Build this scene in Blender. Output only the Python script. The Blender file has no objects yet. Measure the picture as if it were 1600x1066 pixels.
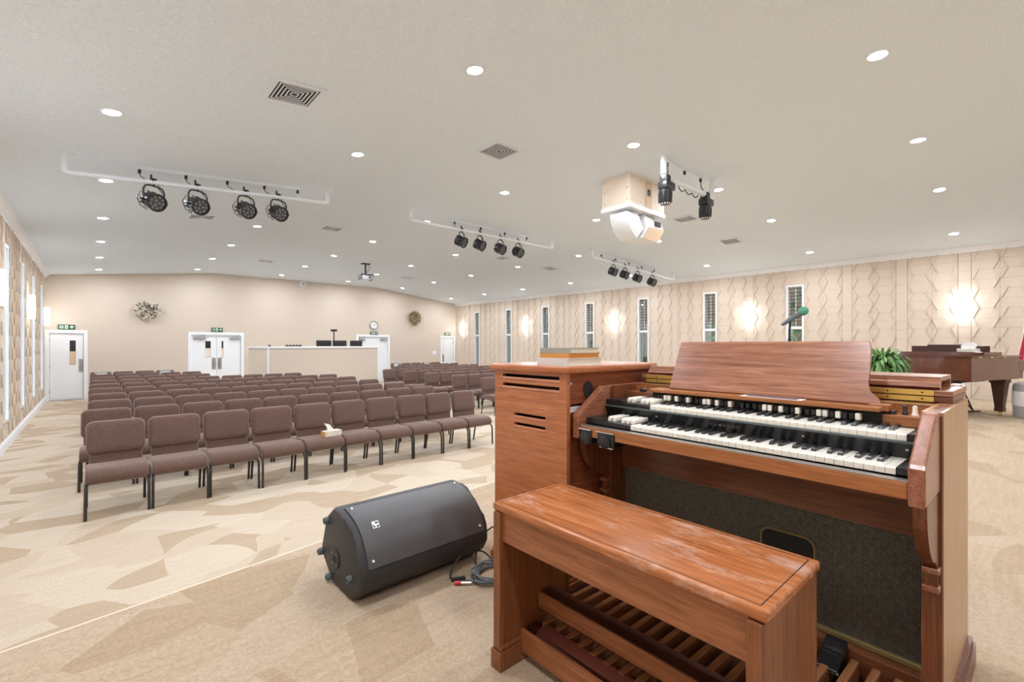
import bpy, bmesh, math, random
from mathutils import Vector, Matrix, Euler
random.seed(7)
R = math.radians
scene = bpy.context.scene
col = scene.collection
PZ = 0.56                       # platform height above the hall floor

# ------------------------------------------------------------------ camera, world, exposure
cam_d = bpy.data.cameras.new('camera')
cam = bpy.data.objects.new('camera', cam_d); col.objects.link(cam)
cam.location = (0, 0, 1.74); cam.rotation_euler = (R(90), 0, R(-42.4))
cam_d.sensor_fit = 'HORIZONTAL'; cam_d.sensor_width = 36
cam_d.lens = 718 / 1600 * 36; cam_d.shift_y = 6 / 1600
cam_d.clip_start = .05; cam_d.clip_end = 300
scene.camera = cam
world = bpy.data.worlds.new('sky'); scene.world = world; world.use_nodes = True
wn = world.node_tree; wn.nodes.clear()
sky = wn.nodes.new('ShaderNodeTexSky'); sky.sky_type = 'NISHITA'; sky.sun_disc = False
sky.sun_elevation = R(50); sky.sun_rotation = R(200)
bg = wn.nodes.new('ShaderNodeBackground'); bg.inputs[1].default_value = 1.1
wo = wn.nodes.new('ShaderNodeOutputWorld')
wn.links.new(sky.outputs[0], bg.inputs[0]); wn.links.new(bg.outputs[0], wo.inputs[0])
vs = scene.view_settings
vs.view_transform = 'Standard'; vs.look = 'None'; vs.gamma = 1; vs.use_curve_mapping = False
vs.exposure = 0.05
cy = scene.cycles
cy.use_adaptive_sampling = True; cy.adaptive_threshold = .02
cy.max_bounces = 8; cy.diffuse_bounces = 7; cy.glossy_bounces = 3; cy.transmission_bounces = 3; cy.transparent_max_bounces = 8
cy.caustics_reflective = False; cy.caustics_refractive = False
LAMP_W = 29.5                   # each recessed downlight

# ------------------------------------------------------------------ materials
MATS = {}
def new_mat(name):
    m = bpy.data.materials.new(name); m.use_nodes = True
    nt = m.node_tree; b = nt.nodes['Principled BSDF']
    return m, nt, b
def mat(name, colr, rough=.5, metal=0., emit=0., bump=0., bscale=200., spec=.5, var=0., vscale=8.):
    if name in MATS: return MATS[name]
    m, nt, b = new_mat(name)
    b.inputs['Base Color'].default_value = (*colr, 1)
    b.inputs['Roughness'].default_value = rough; b.inputs['Metallic'].default_value = metal
    b.inputs['Specular IOR Level'].default_value = spec
    if emit:
        b.inputs['Emission Color'].default_value = (*colr, 1); b.inputs['Emission Strength'].default_value = emit
    if bump or var:
        tc = nt.nodes.new('ShaderNodeTexCoord')
    if bump:
        n = nt.nodes.new('ShaderNodeTexNoise'); n.inputs['Scale'].default_value = bscale; n.inputs['Detail'].default_value = 2
        bp = nt.nodes.new('ShaderNodeBump'); bp.inputs['Strength'].default_value = bump; bp.inputs['Distance'].default_value = .01
        nt.links.new(tc.outputs['Object'], n.inputs['Vector']); nt.links.new(n.outputs['Fac'], bp.inputs['Height'])
        nt.links.new(bp.outputs[0], b.inputs['Normal'])
    if var:
        n2 = nt.nodes.new('ShaderNodeTexNoise'); n2.inputs['Scale'].default_value = vscale; n2.inputs['Detail'].default_value = 4
        mx = nt.nodes.new('ShaderNodeMix'); mx.data_type = 'RGBA'
        mx.inputs[6].default_value = (*[c * (1 - var) for c in colr], 1)
        mx.inputs[7].default_value = (*[min(1, c * (1 + var)) for c in colr], 1)
        nt.links.new(tc.outputs['Object'], n2.inputs['Vector']); nt.links.new(n2.outputs['Fac'], mx.inputs[0])
        nt.links.new(mx.outputs[2], b.inputs['Base Color'])
    MATS[name] = m
    return m
def ramp(nt, stops):
    r = nt.nodes.new('ShaderNodeValToRGB'); e = r.color_ramp.elements
    while len(e) < len(stops): e.new(.5)
    for k, (p, c) in enumerate(stops): e[k].position = p; e[k].color = (*c, 1)
    return r
def wood(name, dark, mid, light, axis=1, rough=.3, scale=1., wear=0.):
    """streaky grain running along a local axis"""
    m, nt, b = new_mat(name)
    tc = nt.nodes.new('ShaderNodeTexCoord'); mp = nt.nodes.new('ShaderNodeMapping')
    s = [22 * scale] * 3; s[axis] = 1.1 * scale; mp.inputs['Scale'].default_value = s
    n = nt.nodes.new('ShaderNodeTexNoise'); n.inputs['Scale'].default_value = 2.2; n.inputs['Detail'].default_value = 7
    n.inputs['Roughness'].default_value = .62; n.inputs['Distortion'].default_value = .5
    r = ramp(nt, [(.25, dark), (.5, mid), (.75, light)])
    mp2 = nt.nodes.new('ShaderNodeMapping'); s2 = [160.] * 3; s2[axis] = 5.; mp2.inputs['Scale'].default_value = s2
    n2 = nt.nodes.new('ShaderNodeTexNoise'); n2.inputs['Scale'].default_value = 2.; n2.inputs['Detail'].default_value = 3
    mx = nt.nodes.new('ShaderNodeMix'); mx.data_type = 'RGBA'; mx.blend_type = 'MULTIPLY'; mx.inputs[0].default_value = .55
    r2 = ramp(nt, [(.35, (.45, .4, .38)), (.6, (1, 1, 1))])
    L = nt.links.new
    L(tc.outputs['Object'], mp.inputs[0]); L(mp.outputs[0], n.inputs['Vector']); L(n.outputs['Fac'], r.inputs[0])
    L(tc.outputs['Object'], mp2.inputs[0]); L(mp2.outputs[0], n2.inputs['Vector']); L(n2.outputs['Fac'], r2.inputs[0])
    L(r.outputs[0], mx.inputs[6]); L(r2.outputs[0], mx.inputs[7])
    out = mx.outputs[2]
    if wear:        # pale scuffs with a shape of their own
        mp3 = nt.nodes.new('ShaderNodeMapping'); s3 = [9.] * 3; s3[axis] = 3.; mp3.inputs['Scale'].default_value = s3
        n3 = nt.nodes.new('ShaderNodeTexNoise'); n3.inputs['Scale'].default_value = 1.; n3.inputs['Detail'].default_value = 9; n3.inputs['Roughness'].default_value = .75
        r3 = ramp(nt, [(.53, (0, 0, 0)), (.70, (wear, wear, wear))])
        m3 = nt.nodes.new('ShaderNodeMix'); m3.data_type = 'RGBA'; m3.inputs[7].default_value = (.62, .45, .38, 1)
        L(tc.outputs['Object'], mp3.inputs[0]); L(mp3.outputs[0], n3.inputs['Vector']); L(n3.outputs['Fac'], r3.inputs[0])
        L(r3.outputs[0], m3.inputs[0]); L(out, m3.inputs[6]); out = m3.outputs[2]
    L(out, b.inputs['Base Color'])
    b.inputs['Roughness'].default_value = rough
    MATS[name] = m
    return m
def carpet(name, base, dark, lite, pscale=1., dk=.34):
    """cut pile carpet with vacuum marks: wedge-shaped patches where the nap lies the other way"""
    m, nt, b = new_mat(name); L = nt.links.new
    tc = nt.nodes.new('ShaderNodeTexCoord')
    # large wobble so that the patch edges curve
    nw = nt.nodes.new('ShaderNodeTexNoise'); nw.inputs['Scale'].default_value = 1.1; nw.inputs['Detail'].default_value = 0
    sub = nt.nodes.new('ShaderNodeVectorMath'); sub.operation = 'SUBTRACT'; sub.inputs[1].default_value = (.5, .5, .5)
    sc_ = nt.nodes.new('ShaderNodeVectorMath'); sc_.operation = 'SCALE'; sc_.inputs['Scale'].default_value = .55
    add = nt.nodes.new('ShaderNodeVectorMath'); add.operation = 'ADD'
    L(tc.outputs['Object'], nw.inputs['Vector']); L(nw.outputs['Color'], sub.inputs[0]); L(sub.outputs[0], sc_.inputs[0])
    L(tc.outputs['Object'], add.inputs[0]); L(sc_.outputs[0], add.inputs[1])
    mp = nt.nodes.new('ShaderNodeMapping'); mp.inputs['Scale'].default_value = (1.7, 2.3, 1); mp.inputs['Rotation'].default_value = (0, 0, R(33))
    v = nt.nodes.new('ShaderNodeTexVoronoi'); v.distance = 'EUCLIDEAN'; v.inputs['Scale'].default_value = pscale; v.inputs['Randomness'].default_value = 1.
    sep = nt.nodes.new('ShaderNodeSeparateColor')
    r = ramp(nt, [(.0, dark), (dk, dark), (dk + .01, base), (.66, base), (.67, lite)])
    mp2 = nt.nodes.new('ShaderNodeMapping'); mp2.inputs['Scale'].default_value = (1.6, 22, 1); mp2.inputs['Rotation'].default_value = (0, 0, R(3))
    n2 = nt.nodes.new('ShaderNodeTexNoise'); n2.inputs['Scale'].default_value = 1.5; n2.inputs['Detail'].default_value = 3
    r2 = ramp(nt, [(.35, (.91, .89, .86)), (.65, (1., 1., 1.))])
    n3 = nt.nodes.new('ShaderNodeTexNoise'); n3.inputs['Scale'].default_value = 85; n3.inputs['Detail'].default_value = 3
    r3 = ramp(nt, [(.3, (.70, .68, .64)), (.65, (1., 1., 1.))])
    m1 = nt.nodes.new('ShaderNodeMix'); m1.data_type = 'RGBA'; m1.blend_type = 'MULTIPLY'; m1.inputs[0].default_value = .75
    m2 = nt.nodes.new('ShaderNodeMix'); m2.data_type = 'RGBA'; m2.blend_type = 'MULTIPLY'; m2.inputs[0].default_value = .6
    L(add.outputs[0], mp.inputs[0]); L(mp.outputs[0], v.inputs['Vector']); L(v.outputs['Color'], sep.inputs[0]); L(sep.outputs[0], r.inputs[0])
    L(tc.outputs['Object'], mp2.inputs[0]); L(mp2.outputs[0], n2.inputs['Vector']); L(n2.outputs['Fac'], r2.inputs[0])
    L(tc.outputs['Object'], n3.inputs['Vector']); L(n3.outputs['Fac'], r3.inputs[0])
    L(r.outputs[0], m1.inputs[6]); L(r2.outputs[0], m1.inputs[7]); L(m1.outputs[2], m2.inputs[6]); L(r3.outputs[0], m2.inputs[7])
    L(m2.outputs[2], b.inputs['Base Color'])
    bp = nt.nodes.new('ShaderNodeBump'); bp.inputs['Strength'].default_value = .5; bp.inputs['Distance'].default_value = .006
    L(n3.outputs['Fac'], bp.inputs['Height']); L(bp.outputs[0], b.inputs['Normal'])
    b.inputs['Roughness'].default_value = .95; b.inputs['Specular IOR Level'].default_value = .1
    MATS[name] = m
    return m
def tweed(name, c1, c2, scale=260):
    m, nt, b = new_mat(name); L = nt.links.new
    tc = nt.nodes.new('ShaderNodeTexCoord')
    n = nt.nodes.new('ShaderNodeTexNoise'); n.inputs['Scale'].default_value = scale; n.inputs['Detail'].default_value = 2
    r = ramp(nt, [(.35, c1), (.65, c2)])
    bp = nt.nodes.new('ShaderNodeBump'); bp.inputs['Strength'].default_value = .4; bp.inputs['Distance'].default_value = .003
    L(tc.outputs['Object'], n.inputs['Vector']); L(n.outputs['Fac'], r.inputs[0]); L(r.outputs[0], b.inputs['Base Color'])
    L(n.outputs['Fac'], bp.inputs['Height']); L(bp.outputs[0], b.inputs['Normal'])
    b.inputs['Roughness'].default_value = .9; b.inputs['Sheen Weight'].default_value = .6; b.inputs['Sheen Roughness'].default_value = .4; b.inputs['Sheen Tint'].default_value = (.9, .75, .68, 1)
    MATS[name] = m
    return m
def grille_cloth(name):
    m, nt, b = new_mat(name); L = nt.links.new
    tc = nt.nodes.new('ShaderNodeTexCoord'); mp = nt.nodes.new('ShaderNodeMapping'); mp.inputs['Scale'].default_value = (1, 1, 1)
    w = nt.nodes.new('ShaderNodeTexWave'); w.bands_direction = 'Z'; w.inputs['Scale'].default_value = 46; w.inputs['Distortion'].default_value = .4
    w2 = nt.nodes.new('ShaderNodeTexWave'); w2.bands_direction = 'Y'; w2.inputs['Scale'].default_value = 62; w2.inputs['Distortion'].default_value = .6
    mu = nt.nodes.new('ShaderNodeMath'); mu.operation = 'MULTIPLY'
    n = nt.nodes.new('ShaderNodeTexNoise'); n.inputs['Scale'].default_value = 60; n.inputs['Detail'].default_value = 3
    r = ramp(nt, [(.12, (.010, .010, .010)), (.5, (.24, .235, .20)), (.8, (.5, .47, .38))])
    mx = nt.nodes.new('ShaderNodeMath'); mx.operation = 'MULTIPLY'
    L(tc.outputs['Object'], mp.inputs[0]); L(mp.outputs[0], w.inputs['Vector']); L(mp.outputs[0], w2.inputs['Vector'])
    L(w.outputs['Fac'], mu.inputs[0]); L(w2.outputs['Fac'], mu.inputs[1]); L(tc.outputs['Object'], n.inputs['Vector'])
    mu2 = nt.nodes.new('ShaderNodeMath'); mu2.operation = 'ADD'; mu2.inputs[1].default_value = .35
    L(n.outputs['Fac'], mu2.inputs[0]); L(mu.outputs[0], mx.inputs[0]); L(mu2.outputs[0], mx.inputs[1])
    L(mx.outputs[0], r.inputs[0]); L(r.outputs[0], b.inputs['Base Color'])
    bp = nt.nodes.new('ShaderNodeBump'); bp.inputs['Strength'].default_value = .5; bp.inputs['Distance'].default_value = .004
    L(mu.outputs[0], bp.inputs['Height']); L(bp.outputs[0], b.inputs['Normal'])
    b.inputs['Roughness'].default_value = .6
    MATS[name] = m
    return m
def glass(name, tint=(.9, .95, .95), refl=.08):
    m = bpy.data.materials.new(name); m.use_nodes = True; nt = m.node_tree; nt.nodes.clear()
    t = nt.nodes.new('ShaderNodeBsdfTransparent'); t.inputs[0].default_value = (*tint, 1)
    g = nt.nodes.new('ShaderNodeBsdfGlossy'); g.inputs['Roughness'].default_value = .03
    mx = nt.nodes.new('ShaderNodeMixShader'); mx.inputs[0].default_value = refl
    o = nt.nodes.new('ShaderNodeOutputMaterial')
    nt.links.new(t.outputs[0], mx.inputs[1]); nt.links.new(g.outputs[0], mx.inputs[2]); nt.links.new(mx.outputs[0], o.inputs[0])
    MATS[name] = m
    return m
def wallpaper(name, c):
    m, nt, b = new_mat(name); L = nt.links.new
    tc = nt.nodes.new('ShaderNodeTexCoord'); mp = nt.nodes.new('ShaderNodeMapping'); mp.inputs['Scale'].default_value = (9, 9, 5)
    n = nt.nodes.new('ShaderNodeTexNoise'); n.inputs['Scale'].default_value = 2.; n.inputs['Detail'].default_value = 5
    r = ramp(nt, [(.3, tuple(x * .98 for x in c)), (.7, tuple(min(1, x * 1.015) for x in c))])
    L(tc.outputs['Object'], mp.inputs[0]); L(mp.outputs[0], n.inputs['Vector']); L(n.outputs['Fac'], r.inputs[0]); L(r.outputs[0], b.inputs['Base Color'])
    b.inputs['Roughness'].default_value = .75; b.inputs['Specular IOR Level'].default_value = .25
    MATS[name] = m
    return m

carpet('carpet_hall', (.615, .525, .415), (.515, .415, .305), (.65, .57, .465), 1.3, .36)
carpet('carpet_stage', (.505, .405, .295), (.455, .355, .248), (.52, .425, .32), 1.3, .25)
mat('carpet_edge', (.70, .62, .50), .9)
tweed('chair_fabric', (.072, .041, .033), (.185, .112, .088), 190)
mat('chair_metal', (.030, .027, .024), .45, .15)
mat('louver_bronze', (.10, .075, .05), .4)
mat('ceiling_bounce_offset', (.77, .855, 1.0), .9, bump=1., bscale=38, spec=.1, var=.15, vscale=50)  # white ceiling; blue put into the colour to offset warm carpet bounce
mat('white_trim', (.82, .85, .88), .4)
mat('white_paint', (.81, .84, .87), .45)
mat('white_metal', (.77, .83, .90), .35)
wallpaper('wallpaper', (.63, .55, .465))
mat('block_paint', (.66, .57, .475), .7, bump=.12, bscale=90, spec=.25, var=.03, vscale=3)
mat('black_plastic', (.018, .018, .02), .38)
mat('black_satin', (.012, .012, .013), .3)
mat('black_matte', (.012, .012, .012), .8)
mat('grey_rubber', (.09, .12, .13), .5)
mat('chrome', (.75, .75, .75), .18, 1.)
mat('steel', (.42, .41, .40), .35, .9)
mat('brass', (.80, .58, .16), .35, .7)
mat('dull_brass', (.30, .24, .10), .45, .6)
mat('ivory', (.86, .84, .76), .3)
mat('ivory_cream', (.80, .74, .62), .3)
mat('lamp_glow', (1., .99, .97), .5, emit=30.).cycles.emission_sampling = 'NONE'
mat('sconce_glow', (1., .995, .985), .5, emit=11.)
mat('sign_green', (.015, .10, .045), .5)
mat('sign_white', (.85, .9, .85), .5)
mat('cream_box', (.80, .70, .58), .6)
mat('plywood', (.66, .48, .31), .6, var=.08, vscale=30)
mat('grey_slot', (.05, .05, .05), .8)
mat('sheet_white', (.85, .85, .85), .7)
mat('book_grey', (.33, .33, .29), .6)
mat('book_orange', (.62, .27, .06), .6)
mat('book_white', (.66, .63, .60), .6)
mat('page', (.80, .74, .62), .8)
mat('mic_green', (.10, .36, .24), .9, bump=.5, bscale=300)
mat('cable_black', (.03, .032, .036), .45)
mat('cable_grey', (.14, .17, .19), .45)
mat('red_plastic', (.55, .03, .05), .4)
mat('flag_red', (.50, .02, .05), .8)
mat('flag_white', (.8, .79, .77), .8)
mat('flag_blue', (.03, .05, .2), .8)
mat('gold', (.75, .42, .06), .5, .3)
mat('bin_grey', (.42, .43, .42), .4, .2)
mat('leaf_green', (.09, .22, .06), .55, var=.4, vscale=20)
mat('leaf_green_light', (.22, .38, .13), .55)
mat('soil_pot', (.25, .13, .08), .7)
mat('wreath_white', (.66, .62, .55), .7)
mat('wreath_brown', (.16, .10, .05), .8)
mat('wreath_tan', (.46, .36, .2), .8)
mat('clock_face', (.83, .83, .82), .3)
mat('screen_dark', (.015, .017, .02), .2)
mat('lens_dark', (.04, .04, .05), .15)
mat('lens_cell', (.13, .135, .14), .15)
mat('ext_brick', (.27, .17, .09), .9, var=.45, vscale=5)
mat('ext_ground', (.25, .22, .15), .9)
mat('felt_grey', (.14, .16, .18), .9)
mat('pillow_red', (.17, .05, .04), .5, var=.5, vscale=9)
mat('speaker_grille', (.10, .10, .105), .34, .6, bump=.25, bscale=420)
mat('speaker_shell', (.022, .022, .024), .5, bump=.2, bscale=250)
mat('tissue_print', (.72, .66, .58), .6, var=.5, vscale=60)
mat('tissue_orange', (.65, .32, .1), .6)
mat('plaque', (.33, .35, .34), .4)
grille_cloth('grille_cloth')
glass('window_glass')
wood('organ_wood', (.115, .034, .013), (.185, .062, .026), (.27, .105, .046), axis=1, rough=.28)
wood('organ_wood_v', (.115, .034, .013), (.185, .062, .026), (.26, .10, .045), axis=2, rough=.28)
wood('organ_panel_lit', (.40, .225, .105), (.50, .295, .15), (.59, .37, .20), axis=2, rough=.3)  # strong light on the near end panel painted in as paler walnut
wood('organ_ledge', (.30, .10, .03), (.40, .155, .05), (.50, .22, .09), axis=1, rough=.3)
wood('rest_wood', (.19, .070, .040), (.38, .165, .097), (.57, .29, .18), axis=1, rough=.25)
wood('cheek_wood', (.23, .075, .038), (.32, .125, .068), (.42, .19, .115), axis=0, rough=.22)
wood('leslie_wood', (.33, .105, .038), (.49, .175, .066), (.62, .25, .105), axis=1, rough=.3)
wood('leslie_dark', (.14, .035, .014), (.27, .075, .028), (.40, .13, .05), axis=0, rough=.35)
wood('bench_top', (.26, .080, .024), (.44, .155, .052), (.57, .235, .095), axis=1, rough=.2, wear=.75)
wood('bench_side', (.18, .062, .022), (.31, .112, .042), (.42, .175, .075), axis=1, rough=.32)
wood('bench_end', (.15, .05, .018), (.24, .085, .03), (.31, .125, .05), axis=2, rough=.32)
wood('pedal_wood_shaded', (.22, .08, .03), (.33, .135, .055), (.44, .21, .10), axis=0, rough=.4)  # darkened: shade under the bench put into the wood colour
wood('dark_mahogany', (.03, .01, .006), (.06, .019, .011), (.10, .034, .02), axis=1, rough=.3)
wood('piano_wood', (.115, .038, .025), (.145, .050, .033), (.175, .064, .043), axis=0, rough=.1, scale=.6)
MATS['piano_wood'].node_tree.nodes['Principled BSDF'].inputs['Coat Weight'].default_value = .8

# ------------------------------------------------------------------ mesh helpers
def T(loc=(0, 0, 0), rot=(0, 0, 0)):
    return Matrix.Translation(loc) @ Euler(rot).to_matrix().to_4x4()
def box(bm, c, s, M=None, bev=0., seg=2):
    r = bmesh.ops.create_cube(bm, size=1, matrix=Matrix.Translation(c) @ Matrix.Diagonal((*s, 1)))
    vs_ = r['verts']
    if bev:
        es = list({e for v in vs_ for e in v.link_edges})
        o = bmesh.ops.bevel(bm, geom=es, offset=bev, segments=seg, affect='EDGES', profile=.5)
        vs_ = list({v for f in o['faces'] for v in f.verts} | {v for v in vs_ if v.is_valid})
    if M is not None: bmesh.ops.transform(bm, matrix=M, verts=vs_)
    return vs_
def b2(bm, x0, x1, y0, y1, z0, z1, bev=0., M=None, seg=2):
    return box(bm, ((x0 + x1) / 2, (y0 + y1) / 2, (z0 + z1) / 2), (abs(x1 - x0), abs(y1 - y0), abs(z1 - z0)), M, bev, seg)
def tube(bm, pts, r, seg=8, cap=True):
    pts = [Vector(p) for p in pts]; rings = []
    rr = r if isinstance(r, (list, tuple)) else [r] * len(pts)
    up = None
    for i, p in enumerate(pts):
        d = (pts[min(i + 1, len(pts) - 1)] - pts[max(i - 1, 0)])
        d = d.normalized() if d.length > 1e-9 else Vector((0, 0, 1))
        if up is None:
            up = Vector((0, 0, 1)) if abs(d.z) < .9 else Vector((1, 0, 0))
        s = d.cross(up)
        if s.length < 1e-6: s = d.cross(Vector((0, 1, 0)))
        s.normalize(); up = s.cross(d).normalized()
        rings.append([bm.verts.new(p + (s * math.cos(a) + up * math.sin(a)) * rr[i]) for a in [2 * math.pi * k / seg for k in range(seg)]])
    for a, b in zip(rings, rings[1:]):
        for k in range(seg):
            bm.faces.new((a[k], a[(k + 1) % seg], b[(k + 1) % seg], b[k]))
    if cap:
        bm.faces.new(rings[0][::-1]); bm.faces.new(rings[-1])
    return [v for g in rings for v in g]
def prism(bm, poly, d0, d1, axes='xzy', bev=0., seg=2, M=None):
    """poly in the first two axes, extruded from d0 to d1 along the third"""
    ix = {'x': 0, 'y': 1, 'z': 2}; i, j, k = (ix[a] for a in axes)
    def P(u, v, w):
        c = [0, 0, 0]; c[i] = u; c[j] = v; c[k] = w
        return c
    A = [bm.verts.new(P(u, v, d0)) for u, v in poly]; B = [bm.verts.new(P(u, v, d1)) for u, v in poly]
    n = len(poly)
    f0 = bm.faces.new(A[::-1]); f1 = bm.faces.new(B)
    for q in range(n): bm.faces.new((A[q], A[(q + 1) % n], B[(q + 1) % n], B[q]))
    vs_ = A + B
    if bev:
        es = list({e for f in (f0, f1) for e in f.edges})
        o = bmesh.ops.bevel(bm, geom=es, offset=bev, segments=seg, affect='EDGES', profile=.5)
        vs_ = list({v for f in o['faces'] for v in f.verts} | {v for v in vs_ if v.is_valid})
    if M is not None: bmesh.ops.transform(bm, matrix=M, verts=list({v for v in vs_ if v.is_valid}))
    return vs_
def lathe(bm, prof, seg=24, M=None):
    rings = []
    for r, z in prof:
        rings.append([bm.verts.new((max(r, 1e-4) * math.cos(2 * math.pi * k / seg), max(r, 1e-4) * math.sin(2 * math.pi * k / seg), z)) for k in range(seg)])
    for a, b in zip(rings, rings[1:]):
        for k in range(seg): bm.faces.new((a[k], a[(k + 1) % seg], b[(k + 1) % seg], b[k]))
    bm.faces.new(rings[0][::-1]); bm.faces.new(rings[-1])
    if M is not None: bmesh.ops.transform(bm, matrix=M, verts=[v for g in rings for v in g])
def rrect(w, h, r, n=5, cx=0, cz=0):
    pts = []
    for (sx, sz, a0) in ((1, 1, 0), (-1, 1, 90), (-1, -1, 180), (1, -1, 270)):
        for k in range(n + 1):
            a = R(a0 + 90 * k / n)
            pts.append((cx + sx * (w / 2 - r) + r * math.cos(a), cz + sz * (h / 2 - r) + r * math.sin(a)))
    return pts
def mesh(name, bm, m, smooth=False):
    bmesh.ops.recalc_face_normals(bm, faces=bm.faces[:])
    me = bpy.data.meshes.new(name); bm.to_mesh(me); bm.free()
    me.materials.append(MATS[m])
    if smooth:
        for p in me.polygons: p.use_smooth = len(p.vertices) <= 4
        try: me.set_sharp_from_angle(angle=R(40))
        except Exception: pass
    return me
def link(name, me, parent=None, M=None):
    o = bpy.data.objects.new(name, me); col.objects.link(o)
    if parent is not None: o.parent = parent
    if M is not None: o.matrix_local = M
    return o
def obj(name, bm, m, parent=None, smooth=False, M=None):
    return link(name, mesh(name, bm, m, smooth), parent, M)
def B(*a, **k):
    bm = bmesh.new(); b2(bm, *a, **k); return bm
def part(name, m, parent, *a, bev=0., M=None, smooth=False):
    bm = bmesh.new(); b2(bm, *a, bev=bev); return obj(name, bm, m, parent, smooth, M)
def empty(name, loc=(0, 0, 0), rz=0., rot=None):
    o = bpy.data.objects.new(name, None); col.objects.link(o)
    o.location = loc; o.rotation_euler = rot if rot else (0, 0, rz); o.empty_display_size = .1
    return o
def tag(o, label, cat, group=None):
    o['label'] = label; o['category'] = cat
    if group: o['group'] = group
    return o
def struct(o):
    o['kind'] = 'structure'; return o
def copy_tree(o, parent=None):
    c = o.copy(); col.objects.link(c); c.parent = parent
    for ch in list(o.children): copy_tree(ch, c)
    return c
ORD = ['zeroth', 'first', 'second', 'third', 'fourth', 'fifth', 'sixth', 'seventh', 'eighth', 'ninth', 'tenth', 'eleventh', 'twelfth']
S_, C_ = math.sin(R(42.4)), math.cos(R(42.4))
def screen_x(x, y):             # used only to choose which far repeats are in view
    d = x * S_ + y * C_
    return 800 + 718 * (x * C_ - y * S_) / d if d > .1 else 1e9

# ------------------------------------------------------------------ the hall
XL, XR, XA, XB, YF, YB = -1.08, 14.3, 3.3, 9.8, -3.0, 20.09
ZF, ZE = 4.40, 3.90
def zc(x):
    if x < XA: return ZF - (XA - x) * (ZF - ZE) / (XA - XL)
    if x > XB: return ZF - (x - XB) * (ZF - ZE) / (XR - XB)
    return ZF
bm = B(XL - .4, XR + .4, YF - .3, YB + .3, -.2, 0); struct(obj('floor', bm, 'carpet_hall'))
# raised platform with a slightly splayed front edge
edge = [(XL, 2.535), (3.4, 3.19), (9.8, 3.19), (XR, 2.53)]
bm = bmesh.new(); prism(bm, [(XL, YF), *edge, (XR, YF)], 0.001, PZ - .012, 'xyz')
plat = struct(obj('floor_platform', bm, 'carpet_stage'))
bm = bmesh.new(); prism(bm, [(XL, YF), *[(x, y - .03) for x, y in edge], (XR, YF)], PZ - .012, PZ, 'xyz')
obj('carpet_top', bm, 'carpet_stage', plat)
bm = bmesh.new()
for (x0, y0), (x1, y1) in zip(edge, edge[1:]):
    tube(bm, [(x0, y0 - .03, PZ - .016), (x1, y1 - .03, PZ - .016)], .018, 10)
struct(obj('trim_1', bm, 'carpet_edge', None, True))
# ceiling: two slopes and a flat middle
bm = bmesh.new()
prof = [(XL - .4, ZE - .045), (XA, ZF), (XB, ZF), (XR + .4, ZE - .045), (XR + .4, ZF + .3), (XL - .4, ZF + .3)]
prism(bm, prof, YF - .3, YB + .3, 'xzy'); struct(obj('ceiling', bm, 'ceiling_bounce_offset'))
# back wall and stage wall
DO = [(-1.0, -.19), (2.62, 4.24), (8.88, 10.37), (13.40, 14.16)]      # door openings
DH = 2.125
bm = bmesh.new()
xs = [XL - .2] + [v for d in DO for v in d] + [XR + .2]
for k in range(0, len(xs), 2):
    b2(bm, xs[k], xs[k + 1], YB, YB + .2, 0, ZF + .1)
for a, b in DO: b2(bm, a, b, YB, YB + .2, DH, ZF + .1)
struct(obj('wall_back', bm, 'wallpaper'))
struct(obj('wall_front', B(XL - .2, XR + .2, YF - .2, YF, 0, ZF + .1), 'wallpaper'))

# block side walls ----------------------------------------------------------
WY = [4.09 + 2.36 * k for k in range(7)]
WW, W0, W1, WM = .43, .48, 3.385, 2.21
CH, Z0, BW, SW, TH = .2125, -.0125, .43, .215, .09
spans = []                                # (y0, y1, plain)
y = WY[0] - WW / 2
spans_w = []
for k, wy in enumerate(WY):
    a = wy + WW / 2
    b = (WY[k + 1] - WW / 2) if k + 1 < len(WY) else YB
    segs = [(a, a + BW, 0), (a + BW, a + 2 * BW, 0), (a + 2 * BW, b - 2 * BW, 1), (b - 2 * BW, b - BW, 0), (b - BW, b, 0)]
    if k + 1 == len(WY):
        segs = [(a, a + BW, 0), (a + BW, a + 2 * BW, 0), (a + 2 * BW, min(b, a + 2 * BW + SW), 1)]
        q = a + 2 * BW + SW
        if b - q > .05: segs.append((q, b, 1))
    spans += segs
yy = WY[0] - WW / 2
while yy > YF + .01:
    for wdt, pl in ((BW, 0), (BW, 0), (SW, 1)):
        if yy <= YF + .01: break
        y0 = max(YF, yy - wdt); spans.append((y0, yy, pl if yy - wdt >= YF else 1)); yy = y0
def wall_slab(sx, x):
    bm = bmesh.new()
    x0, x1 = (x + TH, x + TH + .22) if sx > 0 else (x - TH - .22, x - TH)
    ys = [YF] + [v for w in WY for v in (w - WW / 2, w + WW / 2)] + [YB + .2]
    for k in range(0, len(ys), 2): b2(bm, x0, x1, ys[k], ys[k + 1], 0, ZE + .2)
    for w in WY:
        b2(bm, x0, x1, w - WW / 2, w + WW / 2, 0, W0); b2(bm, x0, x1, w - WW / 2, w + WW / 2, W1, ZE + .2)
    return bm
def block_bm(w, par, plain, sx, h=CH):
    """one relief block: local y along the wall, z up, face towards -sx"""
    bm = bmesh.new(); g = .0010; gy = .005 if plain and w < .3 else .0012
    b2(bm, 0, sx * TH, -w / 2 + gy, w / 2 - gy, g, h - g)
    if not plain:
        pr, hw, t = .026, .105, .010
        for e in (-1, 1):
            ye, yo = e * (w / 2 - .012), e * (w / 2 - hw)
            a, b = ((ye, 0), (yo, h)) if par else ((yo, 0), (ye, h))
            prism(bm, [(a[0] - t, a[1] + g), (a[0] + t, a[1] + g), (b[0] + t, b[1] - g), (b[0] - t, b[1] - g)], -sx * pr, sx * .004, 'yzx')
    return bm
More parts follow.
